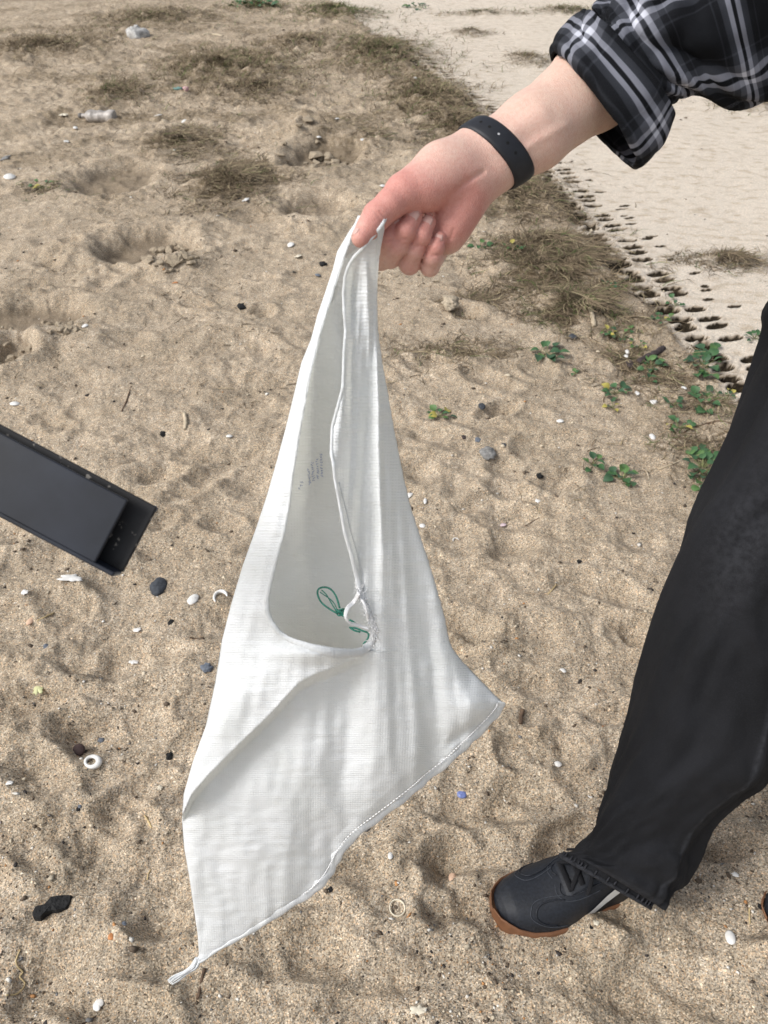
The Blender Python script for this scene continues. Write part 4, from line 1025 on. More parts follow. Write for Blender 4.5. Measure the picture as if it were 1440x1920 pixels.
# ---------------------------------------------------------------- black metal channel coming in from the left
def build_tool():
    d = .50
    e0 = P(240, 938, d); e1 = P(179, 1057, d); far0 = P(0, 811, d)
    ax = e0-far0; ax /= np.linalg.norm(ax); wv_ = e1-e0; wv_ = wv_-(wv_@ax)*ax; W = np.linalg.norm(wv_); wv_ /= W
    nn_ = np.cross(ax, wv_); 
    if nn_@(ORG-e0) < 0: nn_ = -nn_
    root = empty('metal_channel', e0-ax*.25, 'flat black metal channel with a sand-flecked open end, reaching in at the left edge', 'tool')
    M_ = simple('black_enamel', (.010, .0125, .019), .45, .4, 22, .15, .002, spec=.32)
    t = M_.node_tree; b = t.nodes['Principled BSDF']; b.inputs['Coat Weight'].default_value = .05; b.inputs['Coat Roughness'].default_value = .25
    def plate(name, a0, a1, w0, w1, n0, n1, bev=.0012, mat_=M_):
        vs = [e0+ax*a+wv_*w_+nn_*n_ for a in (a0, a1) for w_ in (w0, w1) for n_ in (n0, n1)]
        o = mesh_obj(name, vs, [(0, 1, 3, 2), (4, 6, 7, 5), (0, 4, 5, 1), (2, 3, 7, 6), (0, 2, 6, 4), (1, 5, 7, 3)], mat_, root, smooth=False)
        bv = o.modifiers.new('b', 'BEVEL'); bv.width = bev; bv.segments = 3; return o
    plate('top_plate', -.55, 0, 0, W, -.003, 0)
    M2 = simple('sandy_enamel', (.006, .006, .007), .6, .3, 60, .2, .001)
    t2 = M2.node_tree; b2 = t2.nodes['Principled BSDF']; g_ = N(t2, 'ShaderNodeNewGeometry')
    no = N(t2, 'ShaderNodeTexNoise', Scale=210.0, Detail=2.0); t2.links.new(g_.outputs['Position'], no.inputs['Vector'])
    src = b2.inputs['Base Color'].links[0].from_socket
    t2.links.new(mixc(t2, ramp(t2, no.outputs[0], [(.64, 0), (.74, .8)]), src, (.35, .32, .28)), b2.inputs['Base Color'])
    plate('bottom_plate', -.55, .0150, -.003, W, -.016, -.013, mat_=M2)
    plate('side_wall', -.55, .0140, W-.0006, W+.0026, -.0165, -.0004)
build_tool()

# ---------------------------------------------------------------- things lying on the sand
MATS = {}
def cmat(name, col, rough=.7, var=.2, scale=120, bstr=.4, bd=.001, spec=.3):
    if name not in MATS: MATS[name] = simple(name, col, rough, var, scale, bstr, bd, spec=spec)
    return MATS[name]
def onground(px, py):
    x, y, d = G(px, py); z = H(x, y)
    for _ in range(2):      # meet the real height
        r = FW+(px-720)/FPX*RT+(960-py)/FPX*UP; t = (CAM_H-z)/(-r[2]); p = ORG+t*r; x, y, d = p[0], p[1], t; z = H(x, y)
    sl = max(math.sin(PITCH+math.atan((py-960)/FPX)), .25)
    return x, y, z, d, sl
def place(o, x, y, z, rz, tilt=(0, 0)):
    o.location = (x, y, z); o.rotation_euler = (tilt[0], tilt[1], rz)
def sphere_pts(nu, nv):
    th = np.linspace(0, np.pi, nv); ph = np.arange(nu)*2*np.pi/nu
    v = np.array([[math.sin(t)*math.cos(p), math.sin(t)*math.sin(p), math.cos(t)] for t in th for p in ph]); return v, grid_faces(nv, nu, True)
def stone_mesh(a, b, c, seed, rough=.18, ang=False, nu=18, nv=12):
    v, f = sphere_pts(nu, nv)
    n = 1+rough*(gn(v[:, 0]*1.7+seed, v[:, 1]*1.7+v[:, 2]*1.3, seed)*1.6+.6*gn(v[:, 0]*4+seed, v[:, 1]*4+v[:, 2]*3.1, seed+3))
    v = v*n[:, None]
    if ang: v = np.round(v*2.6)/2.6*.45+v*.55
    return v*np.array([a, b, c]), f
def chunk_mesh(a, b, c_, n=16):
    bm = bmesh.new()
    for _ in range(n):
        d = Vector((random.gauss(0, 1), random.gauss(0, 1), random.gauss(0, 1))).normalized()*random.uniform(.75, 1.1)
        bm.verts.new((d.x*a, d.y*b, d.z*c_))
    r_ = bmesh.ops.convex_hull(bm, input=bm.verts[:])
    bmesh.ops.delete(bm, geom=[g_ for g_ in r_['geom_interior'] if isinstance(g_, bmesh.types.BMVert)], context='VERTS')
    bm.verts.index_update(); v = np.array([q.co[:] for q in bm.verts]); f = [tuple(q.index for q in fc.verts) for fc in bm.faces]; bm.free(); return v, f
def cup_mesh(a, b, depth, seed, ragged=.0, notch=None, ribs=0, thick=.0012):
    nr_, na_ = 8, 28; vs = []
    for i in range(nr_):
        r = (i/(nr_-1))
        for k in range(na_):
            ph = 2*math.pi*k/na_; rr = r*(1+ragged*float(gn(np.array(math.cos(ph)*2+seed), np.array(math.sin(ph)*2), seed))*1.6)
            if notch is not None:
                dn = abs((ph-notch+math.pi) % (2*math.pi)-math.pi); rr *= 1-.55*math.exp(-(dn/.35)**2)*r
            z = depth*(1-r*r)+ (ribs and .0004*math.sin(ph*ribs)*r)
            vs.append((a*rr*math.cos(ph), b*rr*math.sin(ph), z))
    return np.array(vs), grid_faces(nr_, na_, True)
def ring_mesh(a, b, wid, seed, arc=2*math.pi, hz=.0016, irr=.2):
    n = 40; closed = arc > 6.2; pts = []; k_ = n if not closed else n+1
    for k in range(k_):
        ph = arc*k/n
        pts.append((a*math.cos(ph), b*math.sin(ph), hz*.5))
    taper = np.array([1+irr*math.sin(2*math.pi*k/n*1.0+seed)+(0 if closed else -1.0*abs(2*k/n-1)**2.5*.9) for k in range(k_)])
    return tube_data(np.array(pts), wid*taper, 8, hz/wid, normal=(0, 0, 1))
def thing(name, vf, matl, px, py, label, cat, rz=0, tilt=(0, 0), lift=0.0, smooth=True, thick=None, group=None):
    x, y, z, d, sl = onground(px, py)
    o = mesh_obj(name, vf[0], vf[1], matl, smooth=smooth); place(o, x, y, z+lift, rz, tilt)
    if thick: m_ = o.modifiers.new('thick', 'SOLIDIFY'); m_.thickness = thick
    tag(o, label, cat, group); return o
def sz(px, py, wpx, hpx):
    x, y, z, d, sl = onground(px, py); return wpx*d/FPX/2, hpx*d/FPX/sl/2
WH = cmat('white_shell', (.66, .645, .61), .45, .1, 90, .3, .0006, .4); CR = cmat('cream_shell', (.62, .56, .44), .5, .12); PE = cmat('peach_shell', (.62, .42, .29), .5, .12)
YG = cmat('yellow_green_shell', (.50, .50, .27), .6, .15); PU = cmat('purple_shell', (.50, .40, .42), .4, .2)
SL = cmat('slate', (.045, .05, .058), .75, .3, 160, .5, .0015); CH = cmat('charcoal', (.012, .012, .012), .85, .4, 200, .9, .003); GB = cmat('blue_grey_stone', (.12, .135, .16), .7, .3, 200, .6, .002)
GS = cmat('grey_stone', (.20, .195, .185), .8, .35, 120, .7, .003); RB = cmat('red_brown_stone', (.055, .035, .032), .8, .2); TN = cmat('tan_stone', (.36, .30, .22), .9, .35, 120, 1, .004)
LG = cmat('light_grey_rock', (.42, .41, .39), .85, .3, 40, .8, .01); BG = cmat('blue_sea_glass', (.16, .20, .42), .35, .3, 200, .4, .001, .5)
WD = cmat('brown_wood', (.10, .065, .042), .85, .4, 90, .9, .003); PW = cmat('pale_wood', (.42, .35, .25), .8, .25, 90, .7, .002); ST = cmat('straw', (.44, .34, .18), .7, .25, 90, .4, .001); DW = cmat('dark_wood', (.050, .038, .036), .8, .4, 80, .9, .003)
OR = cmat('orange_stone', (.45, .19, .07), .6, .2)
SHELLS = [  # px, py, w, h, kind, material, label
 (135, 1086, 44, 17, 'rag', WH, 'ragged white shell fragment lying just below the black metal channel'),
 (362, 1125, 21, 26, 'cup', WH, 'whole oval white shell between the slate pebble and the crescent shell'),
 (175, 1430, 40, 28, 'hole', WH, 'white shell worn through by a round hole, left of the sack'),
 (57, 1166, 13, 18, 'cup', PE, 'small peach shell near the left edge below the metal channel'),
 (70, 1287, 20, 22, 'rag', YG, 'pale yellow-green disc of shell near the left edge'),
 (258, 1183, 17, 8, 'rag', WH, 'thin white chip right of the shell-strewn hollow, below the slate pebble'),
 (251, 1242, 18, 10, 'rag', WH, 'blunt white shell chip halfway between slate pebble and holed shell'),
 (185, 1885, 21, 22, 'notch', WH, 'round white shell with a notch at the bottom left of the picture'),
 (848, 1645, 14, 18, 'cup', PE, 'peach shell on the bare sand left of the sneaker'),
 (930, 1687, 18, 18, 'cup', WH, 'round white shell touching the toe of the sneaker'),
 (1369, 1759, 19, 27, 'cup', WH, 'large white shell on the sand between the two sneakers'),
 (785, 1896, 32, 17, 'rag', CR, 'cream broken shell at the bottom edge of the picture'),
 (732, 1606, 9, 15, 'cup', WH, 'tiny long white shell just below the sack seam'),
 (1046, 1434, 15, 12, 'cup', WH, 'small white shell left of the black trouser leg'),
 (1055, 1258, 12, 7, 'rag', WH, 'white speck of shell right of the sack corner'),
 (28, 758, 20, 9, 'cup', WH, 'flat white shell at the left edge above the metal channel'),
 (160, 612, 14, 10, 'cup', WH, 'white shell beside the crumbled edge of the shoe print'),
 (18, 332, 24, 9, 'cup', WH, 'long white shell at the upper left edge'),
 (10, 298, 16, 13, 'rag', GS, 'grey-white shell lump at the upper left edge'),
 (545, 460, 15, 9, 'cup', WH, 'white shell on the sand left of the thumb'),
 (560, 484, 14, 9, 'rag', CR, 'yellowish shell piece below the white shell left of the thumb'),
 (596, 518, 12, 10, 'cup', GB, 'bluish shell close to the upper left edge of the sack'),
 (768, 930, 10, 12, 'rag', WH, 'white shell at the right edge of the sack at mid height'),
 (797, 943, 6, 13, 'cup', WH, 'thin upright white sliver of shell right of the sack'),
 (792, 987, 12, 8, 'cup', WH, 'small white shell just right of the sack, below the sliver'),
 (943, 984, 15, 8, 'cup', PU, 'mauve shell in the sand right of the sack'),
 (1008, 941, 10, 8, 'rag', WH, 'pale grey-white chip beside the round hollow in the sand'),
 (1050, 791, 15, 8, 'cup', WH, 'flat white shell between the small plants and the grey stone'),
 (1223, 820, 13, 12, 'cup', WH, 'round white shell above the pair of leafy plants by the trouser leg'),
 (1282, 728, 12, 8, 'rag', WH, 'white chip below the big leafy plant by the track'),
 (1194, 738, 9, 10, 'rag', WH, 'white chip right of the yellow-leaved plant'),
 (1226, 755, 13, 11, 'rag', WH, 'white crumbled shell left of the low green sprig'),
 (1176, 661, 10, 8, 'cup', WH, 'white shell left of the dark stick, upper of two'),
 (1174, 669, 10, 7, 'cup', WH, 'white shell left of the dark stick, lower of two'),
 (430, 819, 13, 7, 'cup', WH, 'small white shell on the open sand left of the sack'),
 (463, 385, 13, 8, 'rag', WH, 'white chip below the dry grass tuft left of the hand'),
 (718, 351, 14, 6, 'cup', WH, 'white shell sliver close above the thumb knuckle'),
 (597, 240, 10, 6, 'cup', WH, 'white shell on the cracked mound, left of two'),
 (632, 227, 10, 7, 'cup', WH, 'white shell right of the cracked mound, upper'),
 (680, 262, 10, 6, 'cup', WH, 'white shell on the rough sand above the wrist'),
 (778, 151, 11, 5, 'cup', WH, 'white shell at the foot of the grass beside the track'),
 (298, 217, 12, 12, 'rag', WH, 'chunky white shell right of the discarded bottle'),
 (345, 227, 10, 6, 'cup', WH, 'flat white shell above the middle grass tuft'),
 (142, 243, 9, 7, 'cup', WH, 'white shell below the discarded bottle, upper of two'),
 (125, 266, 10, 8, 'rag', WH, 'white shell below the discarded bottle, lower of two'),
 (118, 208, 20, 8, 'rag', CR, 'cream crumbs of shell at the neck of the discarded bottle'),
 (328, 534, 13, 8, 'cup', OR, 'orange shell in front of the crumbled sand clods'),
 (47, 1112, 14, 9, 'rag', WH, 'small white splinter left of the ragged shell fragment'),
 (18, 1470, 20, 8, 'rag', WH, 'thin curled white shell at the left edge below the holed shell'),
 (300, 1478, 9, 7, 'rag', CR, 'tiny cream chip between charcoal lump and sack'),
 (1118, 1731, 10, 8, 'rag', CR, 'yellowish chip in the shade beside the trouser hem'),
 (1378, 1641, 12, 8, 'rag', WH, 'pale crumb inside the curved scrape at the right edge'),
]
for i, (px, py, w_, h_, kd, mt, lb) in enumerate(SHELLS):
    a, b = sz(px, py, w_*.88, h_*.88); b = min(b, a*1.9) if kd != 'cup' or w_ > h_ else b; b = max(b, a*.45)
    tl = (random.uniform(-.25, .1), random.uniform(-.2, .2))
    if kd == 'cup': vf = cup_mesh(a, b, min(a, b)*.45, i, .04, None, 0)
    elif kd == 'rag': vf = cup_mesh(a, b, min(a, b)*.3, i, .42)
    elif kd == 'notch': vf = cup_mesh(a, b, min(a, b)*.3, i, .05, -.3)
    elif kd == 'hole': vf = None
    if kd == 'hole':
        n = 36; vs = []
        for rr, zz in ((1, 0), (.93, .004), (.72, .0065), (.5, .005), (.46, .002)):
            for k in range(n):
                ph = 2*math.pi*k/n; e = (1-rr)
                vs.append((a*rr*math.cos(ph)-a*.22*e, b*rr*math.sin(ph)-b*.15*e, zz))
        vf = (np.array(vs), grid_faces(5, n, True))
    thing('shell' if kd != 'rag' else 'shell_fragment', vf, mt, px, py, lb, 'shell', rz=random.uniform(-.3, .3), tilt=tl, lift=.0015, thick=.0012)
a, b = sz(414, 1122, 24, 24); thing('shell_fragment', ring_mesh(a, b*.95, a*.30, 1, 3.9, .005), WH, 414, 1122, 'crescent of white shell beside the left edge of the sack', 'shell', rz=.2, lift=.001)
a, b = sz(745, 1704, 28, 28); thing('shell_ring', ring_mesh(a, b, a*.11, 2, 6.283, .003), CR, 745, 1704, 'thin cream shell ring lying left of the sneaker', 'shell', lift=.0008, rz=.4)
a, b = sz(855, 1015, 11, 9); thing('shell_fragment', ring_mesh(a, b, a*.25, 3, 3.4, .002), WH, 855, 1015, 'tiny white shell arc left of the round hollow', 'shell', lift=.001, rz=.2)
a, b = sz(1107, 1491, 12, 10); thing('shell_fragment', ring_mesh(a, b, a*.25, 3, 2.4, .002), WH, 1107, 1491, 'tiny white shell arc touching the lower trouser leg', 'shell', lift=.001, rz=3.4)

STONES = [
 (297, 1101, 30, 37, SL, 'smooth dark slate pebble right of the metal channel', .10), (147, 1407, 24, 24, RB, 'dull red-brown pebble above the holed white shell', .08),
 (318, 1419, 14, 16, CH, 'small black charcoal lump left of the sack', .3), (388, 1253, 21, 16, GB, 'blue-grey pebble close to the left edge of the sack', .25),
 (321, 1167, 10, 12, CH, 'small black pebble above the blue-grey pebble', .3), (915, 852, 28, 24, GS, 'grey stone sitting in its own hollow right of the sack', .2),
 (903, 768, 13, 12, SL, 'dark pebble above the grey stone in the hollow', .2), (896, 825, 11, 9, GB, 'small speckled grey pebble just above the stone in the hollow', .25),
 (945, 835, 9, 6, SL, 'tiny dark pebble right of the stone in the hollow', .2), (453, 576, 15, 10, CH, 'black lump on the sand left of the upper sack', .3),
 (606, 496, 13, 9, CH, 'black lump left of the gathered top of the sack', .3), (305, 814, 11, 9, CH, 'black pebble right of the cream reed', .3),
 (87, 1213, 12, 9, GB, 'grey pebble in the hollow below the peach shell', .3), (290, 957, 14, 9, GB, 'blue-grey grit lump touching the end of the metal channel', .3),
 (1011, 894, 13, 9, CH, 'black splinter above the round hollow', .3), (844, 577, 34, 26, TN, 'lumpy tan conglomerate stone right of the sack below the fingers', .35),
 (620, 1668, 10, 9, CH, 'black crumb below the lower sack seam', .3), (190, 1388, 12, 9, GB, 'pale grey pebble above right of the red-brown pebble', .3),
 (437, 1138, 8, 16, CH, 'black crumb against the left edge of the sack', .3), (1086, 1054, 8, 7, CH, 'black crumb on the open sand left of the trouser leg', .3),
 (258, 68, 38, 26, LG, 'light grey rock among the dry grass at the upper left', .22), (866, 1489, 19, 13, BG, 'blue piece of sea glass below the right corner of the sack', .1),
 (209, 1756, 13, 12, OR, 'small orange pebble at the lower left', .15), (147, 1517, 9, 8, CH, 'small black crumb below the holed shell', .3), (150, 1512, 8, 7, GB, 'small pale grey crumb beside the black crumb below the holed shell', .2),
 (1182, 682, 18, 14, DW, 'dark brown clod at the lower end of the dark stick', .3), (232, 1733, 10, 9, GB, 'small grey pebble beside the orange pebble', .2), (1075, 633, 18, 9, SL, 'dark flat stone above the leafy plant', .15),
 (870, 835-15, 9, 7, DW, 'brown crumb left of the stone in the hollow', .3), (1085+22, 1742, 7, 6, CH, 'dark crumb in the shade by the trouser hem', .3), (1425, 1700, 9, 10, CH, 'dark crumb above the right-hand sneaker', .3)]
for i, (px, py, w_, h_, mt, lb, ro) in enumerate(STONES):
    a, b = sz(px, py, w_, h_); b = min(b, a*1.6); c_ = min(a, b)*.5
    thing('pebble' if w_ > 9 and px != 258 else ('rock' if px == 258 else 'pebble'), stone_mesh(a, b, c_ if px != 258 else a*.8, i+3, ro, mt in (GS, CH, LG)), mt, px, py, lb, 'stone' if mt is not BG else 'sea glass', rz=0, lift=c_*.3, tilt=(0, .1))
# flat charcoal piece with an irregular outline
a = [(-33, 14), (-30, 4), (-16, -2), (-6, -14), (8, -17), (24, -19), (33, -17), (34, -5), (28, 6), (14, 10), (2, 9), (-8, 14), (-14, 22), (-28, 20)]
x, y, z, d, sl = onground(100, 1702); k = d/FPX
vs = [(p[0]*k, -p[1]*k/sl, .004) for p in a]; n = len(a)
vs2 = [(p[0]*k*.93, -p[1]*k/sl*.9, .011+.002*math.sin(i*2.3)) for i, p in enumerate(a)]; vs0 = [(q[0], q[1], -.004) for q in vs]
thing('charcoal_piece', (vs0+vs+vs2+[(0, 0, .0125)], [(i, (i+1) % n, n+(i+1) % n, n+i) for i in range(n)]+[(n+i, n+(i+1) % n, 2*n+(i+1) % n, 2*n+i) for i in range(n)]+[(2*n+i, 2*n+(i+1) % n, 3*n) for i in range(n)]), CH, 100, 1702, 'flat jagged piece of black charcoal at the lower left', 'charcoal', smooth=False)
# sticks
STICKS = [
 (347, 792, [(346, 776), (348, 792), (347, 808)], 7, PW, 'short pale reed standing out on the sand left of the sack', 'reed'), (240, 748, [(246, 725), (238, 750), (228, 772)], 3, WD, 'thin brown twig left of the pale reed', 'twig'),
 (1222, 668, [(1197, 680), (1215, 671), (1230, 664), (1243, 655)], 13, DW, 'thick dark stick lying beside the plants left of the track', 'stick'), (978, 1345, [(980, 1332), (977, 1345), (976, 1358)], 8, WD, 'brown wood stub right of the sack corner', 'stick'),
 (375, 1850, [(384, 1816), (378, 1838), (374, 1860), (369, 1874)], 6, WD, 'brown stick under the frayed lower corner of the sack', 'stick'), (278, 1540, [(270, 1526), (277, 1538), (284, 1552)], 3.5, ST, 'short straw left of the lower sack edge', 'straw'),
 (1405, 1718, [(1404, 1703), (1405, 1718), (1406, 1732)], 3.2, ST, 'short straw upright in the picture near the right edge', 'straw'), (1108, 603, [(1103, 592), (1108, 602), (1114, 614)], 9, PW, 'pale split wood beside the dry roots left of the track', 'wood chip'),
 (400, 67, [(382, 70), (398, 65), (418, 68)], 4, PW, 'white curved reed in the upper dry grass', 'reed'), (280, 1640, [(276, 1650), (278, 1640), (283, 1630)], 2.5, ST, 'tiny curved straw left of the lower sack', 'straw'),
 (88, 1158, [(70, 1164), (86, 1156), (102, 1149)], 3, ST, 'cream straw right of the peach shell', 'straw'), (1060, 990-20, [(985, 985), (1000, 978), (1010, 970)], 2.2, WD, 'thin dry twig above the mauve shell', 'twig'),
 (1040, 1105, [(1027, 1115), (1036, 1105), (1044, 1095)], 2.6, ST, 'thin straw on the sand right of the sack', 'straw'), (365, 1197, [(356, 1196), (368, 1198), (382, 1196)], 3, WD, 'short dark twig left of the sack beneath the oval shell', 'twig'),
 (1215, 905, [(1212, 880), (1216, 895), (1218, 912)], 3, PW, 'dry forked twig right of the leafy plant', 'twig'), (1240, 880, [(1235, 879), (1258, 872), (1280, 862)], 3, PW, 'long pale twig above the leafy plants by the trouser leg', 'twig'),
 (1310, 795, [(1268, 826), (1290, 806), (1318, 797), (1345, 790), (1372, 793)], 3, WD, 'long thin runner stem reaching from the plants to the trouser leg', 'stem'), (1315, 730, [(1310, 742), (1309, 725), (1311, 712)], 3.5, PW, 'pale upright stalk below the big leafy plant', 'stalk'),
 (190, 1908, [(140, 1925), (165, 1915), (180, 1905)], 3, WD, 'dark twig at the bottom edge of the picture', 'twig'), (850, 500, [(905, 480), (880, 500), (850, 520)], 0, WD, '', '')]
for px, py, pts, wd, mt, lb, nm in STICKS:
    if not lb: continue
    x, y, z, d, sl = onground(*pts[len(pts)//2]); q = []
    for p_ in pts:
        X, Y, Z, D, S_ = onground(*p_); q.append((X-x, Y-y, Z-z+wd*d/FPX*.22))
    q = catmull(q, 14); r_ = wd*d/FPX/2*(1+.15*np.sin(np.arange(14)*1.9)); v_, f_ = tube_data(q, r_, 8, .85)
    o = mesh_obj(nm.replace(' ', '_'), v_, f_, mt); o.location = (x, y, z); tag(o, lb, nm)
# squiggly pale root
pts = [(38, 1780), (30, 1800), (33, 1812), (42, 1822), (36, 1830), (46, 1842), (44, 1852), (30, 1862), (12, 1866)]
x, y, z, d, sl = onground(*pts[3]); q = [np.array(onground(*p_)[:3])-np.array([x, y, z])+[0, 0, .001] for p_ in pts]
v_, f_ = tube_data(catmull(q, 60), .0012, 6); o = mesh_obj('root', v_, f_, ST); o.location = (x, y, z); tag(o, 'thin squiggly pale root lying at the lower left corner', 'root')

# discarded bottle
def bottle():
    x, y, z, d, sl = onground(187, 228)
    root = empty('plastic_bottle', (x, y, z), 'crushed dusty plastic bottle lying on its side at the upper left', 'bottle')
    M_ = cmat('dusty_plastic', (.33, .30, .27), .35, .35, 30, .5, .004, .5)
    k = d/FPX; L = 62*k; r = 12*k
    prof = [(-.55, .35), (-.42, .38), (-.40, .5), (-.28, .95), (-.2, 1.0), (.0, .93), (.05, 1), (.25, .9), (.4, 1.0), (.5, .97), (.52, .8)]
    rows = []; n = 24
    pr = catmull([(a, b, 0) for a, b in prof], 50)
    for a, b, _ in pr:
        for j in range(n):
            th = 2*math.pi*j/n; rr = r*b*(1+.10*float(gn(np.array(a*7+3), np.array(math.cos(th)*1.3+5), 4))-.10*max(0, math.sin(th))*(abs(a) < .3))
            rows.append((a*L*1.0, rr*math.cos(th), r*.75+rr*math.sin(th)))
    rz = R(-9); v = np.array(rows); c_, s_ = math.cos(rz), math.sin(rz)
    v = np.stack([v[:, 0]*c_-v[:, 1]*s_+x, v[:, 0]*s_+v[:, 1]*c_+y, v[:, 2]+z], -1)
    f = [tuple(q) for q in grid_faces(50, n, True)]+[tuple(range(n))[::-1], tuple(49*n+k_ for k_ in range(n))]
    mesh_obj('bottle_body', v, f, M_, root)
    cp = [(-.63*L, 0), (-.55*L, 0)]
    q = [(a*c_+x, a*s_+y, z+r*.75) for a in (-.63*L, -.60*L, -.53*L)]; v_, f_ = tube_data(q, [r*.36, r*.4, r*.4], 14); mesh_obj('bottle_neck', v_, f_, cmat('grey_cap', (.14, .13, .12), .6), root)
bottle()
# scrap of pink and teal litter
x, y, z, d, sl = onground(345, 168); k = d/FPX
root = empty('litter_scrap', (x, y, z), 'small pink and teal scrap of litter above the middle grass tuft', 'litter')
v, f = stone_mesh(6*k, 6*k, 4*k, 5, .3); mesh_obj('pink_lump', v+[x+4*k, y, z+3*k], f, cmat('pink_litter', (.55, .33, .36), .5), root)
v, f = stone_mesh(8*k, 5*k, 3*k, 8, .3); mesh_obj('teal_scrap', v+[x-12*k, y+4*k, z+2*k], f, cmat('teal_litter', (.12, .22, .20), .5), root)

# crumbled clods of damp sand thrown up by shoes
CL = simple('sand_clod', (.30, .245, .175), .95, .25, 200, .8, .003)
def pile(px, py, rx, ry, n, smin_, smax_, label):
    x0, y0, z0, d, sl = onground(px, py)
    root = empty('clod_pile', (x0, y0, z0), label, 'sand clods')
    for k in range(n):
        a = random.uniform(0, 6.28); r = random.random()**.6
        X, Y, Z, D, S_ = onground(px+rx*r*math.cos(a), py+ry*r*math.sin(a)); s_ = random.uniform(smin_, smax_)*D/FPX*(1.25-r*.6)
        v, f = chunk_mesh(s_, s_*random.uniform(.6, 1.1), s_*random.uniform(.3, .7))
        c_, n_ = math.cos(a), math.sin(a); v = np.stack([v[:, 0]*c_-v[:, 1]*n_, v[:, 0]*n_+v[:, 1]*c_, v[:, 2]], -1)
        mesh_obj('clod', v+[X, Y, Z+s_*.25], f, CL, root, smooth=False)
pile(322, 490, 52, 28, 64, 4, 17, 'heap of broken damp clods pushed up in front of the middle shoe print')
pile(590, 285, 72, 24, 52, 4, 18, 'cracked clods on the broken mound left of the wrist')
pile(118, 612, 46, 14, 34, 3, 14, 'clods along the rim of the long shoe print at the left')
pile(25, 655, 38, 22, 36, 4, 16, 'clods round the hollow at the left edge')
pile(700, 395, 1, 1, 1, 2, 3, 'lone clod behind the thumb') if False else None

# ---------------------------------------------------------------- green creeping plants, leaf by leaf
LF = []
for i, c in enumerate([(.042, .105, .035), (.075, .15, .042), (.032, .080, .033), (.36, .31, .07)]):
    m = simple(['leaf_green', 'leaf_bright', 'leaf_deep', 'leaf_yellow'][i], c, .45, .25, 160, .4, .0015, spec=.45); LF.append(m)
def leaf_mesh(mat_):
    n = 9; vs = []; prof = [0.05, .62, .92, 1.0, .96, .84, .64, .36, .04]
    for i in range(n):
        for j in range(5):
            s_ = (j-2)/2; w_ = .42*prof[i]; y_ = i/(n-1)-(.08*(1-abs(s_)) if i == 0 else -.0)
            vs.append((s_*w_, y_, .10*abs(s_)**1.5*prof[i]+.10*math.sin(y_*3.1)-.12*y_*y_))
    me = mesh_obj('leaf', vs, grid_faces(n, 5), mat_); C.objects.unlink(me); return me.data
LM = [leaf_mesh(m) for m in LF]
STEM = simple('green_stem', (.14, .15, .06), .7, .2)
def plant(px, py, wpx, hpx, n, size, yellow, label, name='creeping_plant'):
    x0, y0, z0, d, sl = onground(px, py)
    root = empty(name, (x0, y0, z0), label, 'plant', None)
    n = int(n*1.1); size *= 1.02; yellow *= .6; stems = []
    for k in range(n):
        a = k*2.4+random.uniform(-.4, .4); r = math.sqrt((k+.5)/n)
        X, Y, Z, D, S_ = onground(px+wpx/2*r*math.cos(a), py+hpx/2*r*math.sin(a))
        s_ = size*D/FPX*random.uniform(.75, 1.2); hz = .005+.016*random.random()*(1.2-r)
        dk = random.random(); mi = 3 if dk < yellow else random.choice((0, 0, 1, 2))
        o = bpy.data.objects.new('leaf', LM[mi]); C.objects.link(o); o.parent = root; o.matrix_parent_inverse = Matrix.Translation(-Vector(root.location))
        o.scale = (s_, s_, s_); o.location = (X, Y, Z+hz)
        yaw = math.atan2(Y-y0, X-x0)-math.pi/2+random.uniform(-.7, .7)
        o.rotation_euler = (random.uniform(-.15, .55), random.uniform(-.45, .45), yaw)
        stems.append(tube_data(catmull([(x0+(X-x0)*.2, y0+(Y-y0)*.2, z0), ((X+x0)/2, (Y+y0)/2, (Z+z0)/2+hz*.6), (X, Y, Z+hz)], 6), .0011, 4))
    v_, f_ = join_data(stems); mesh_obj('stem', v_, f_, STEM, root)
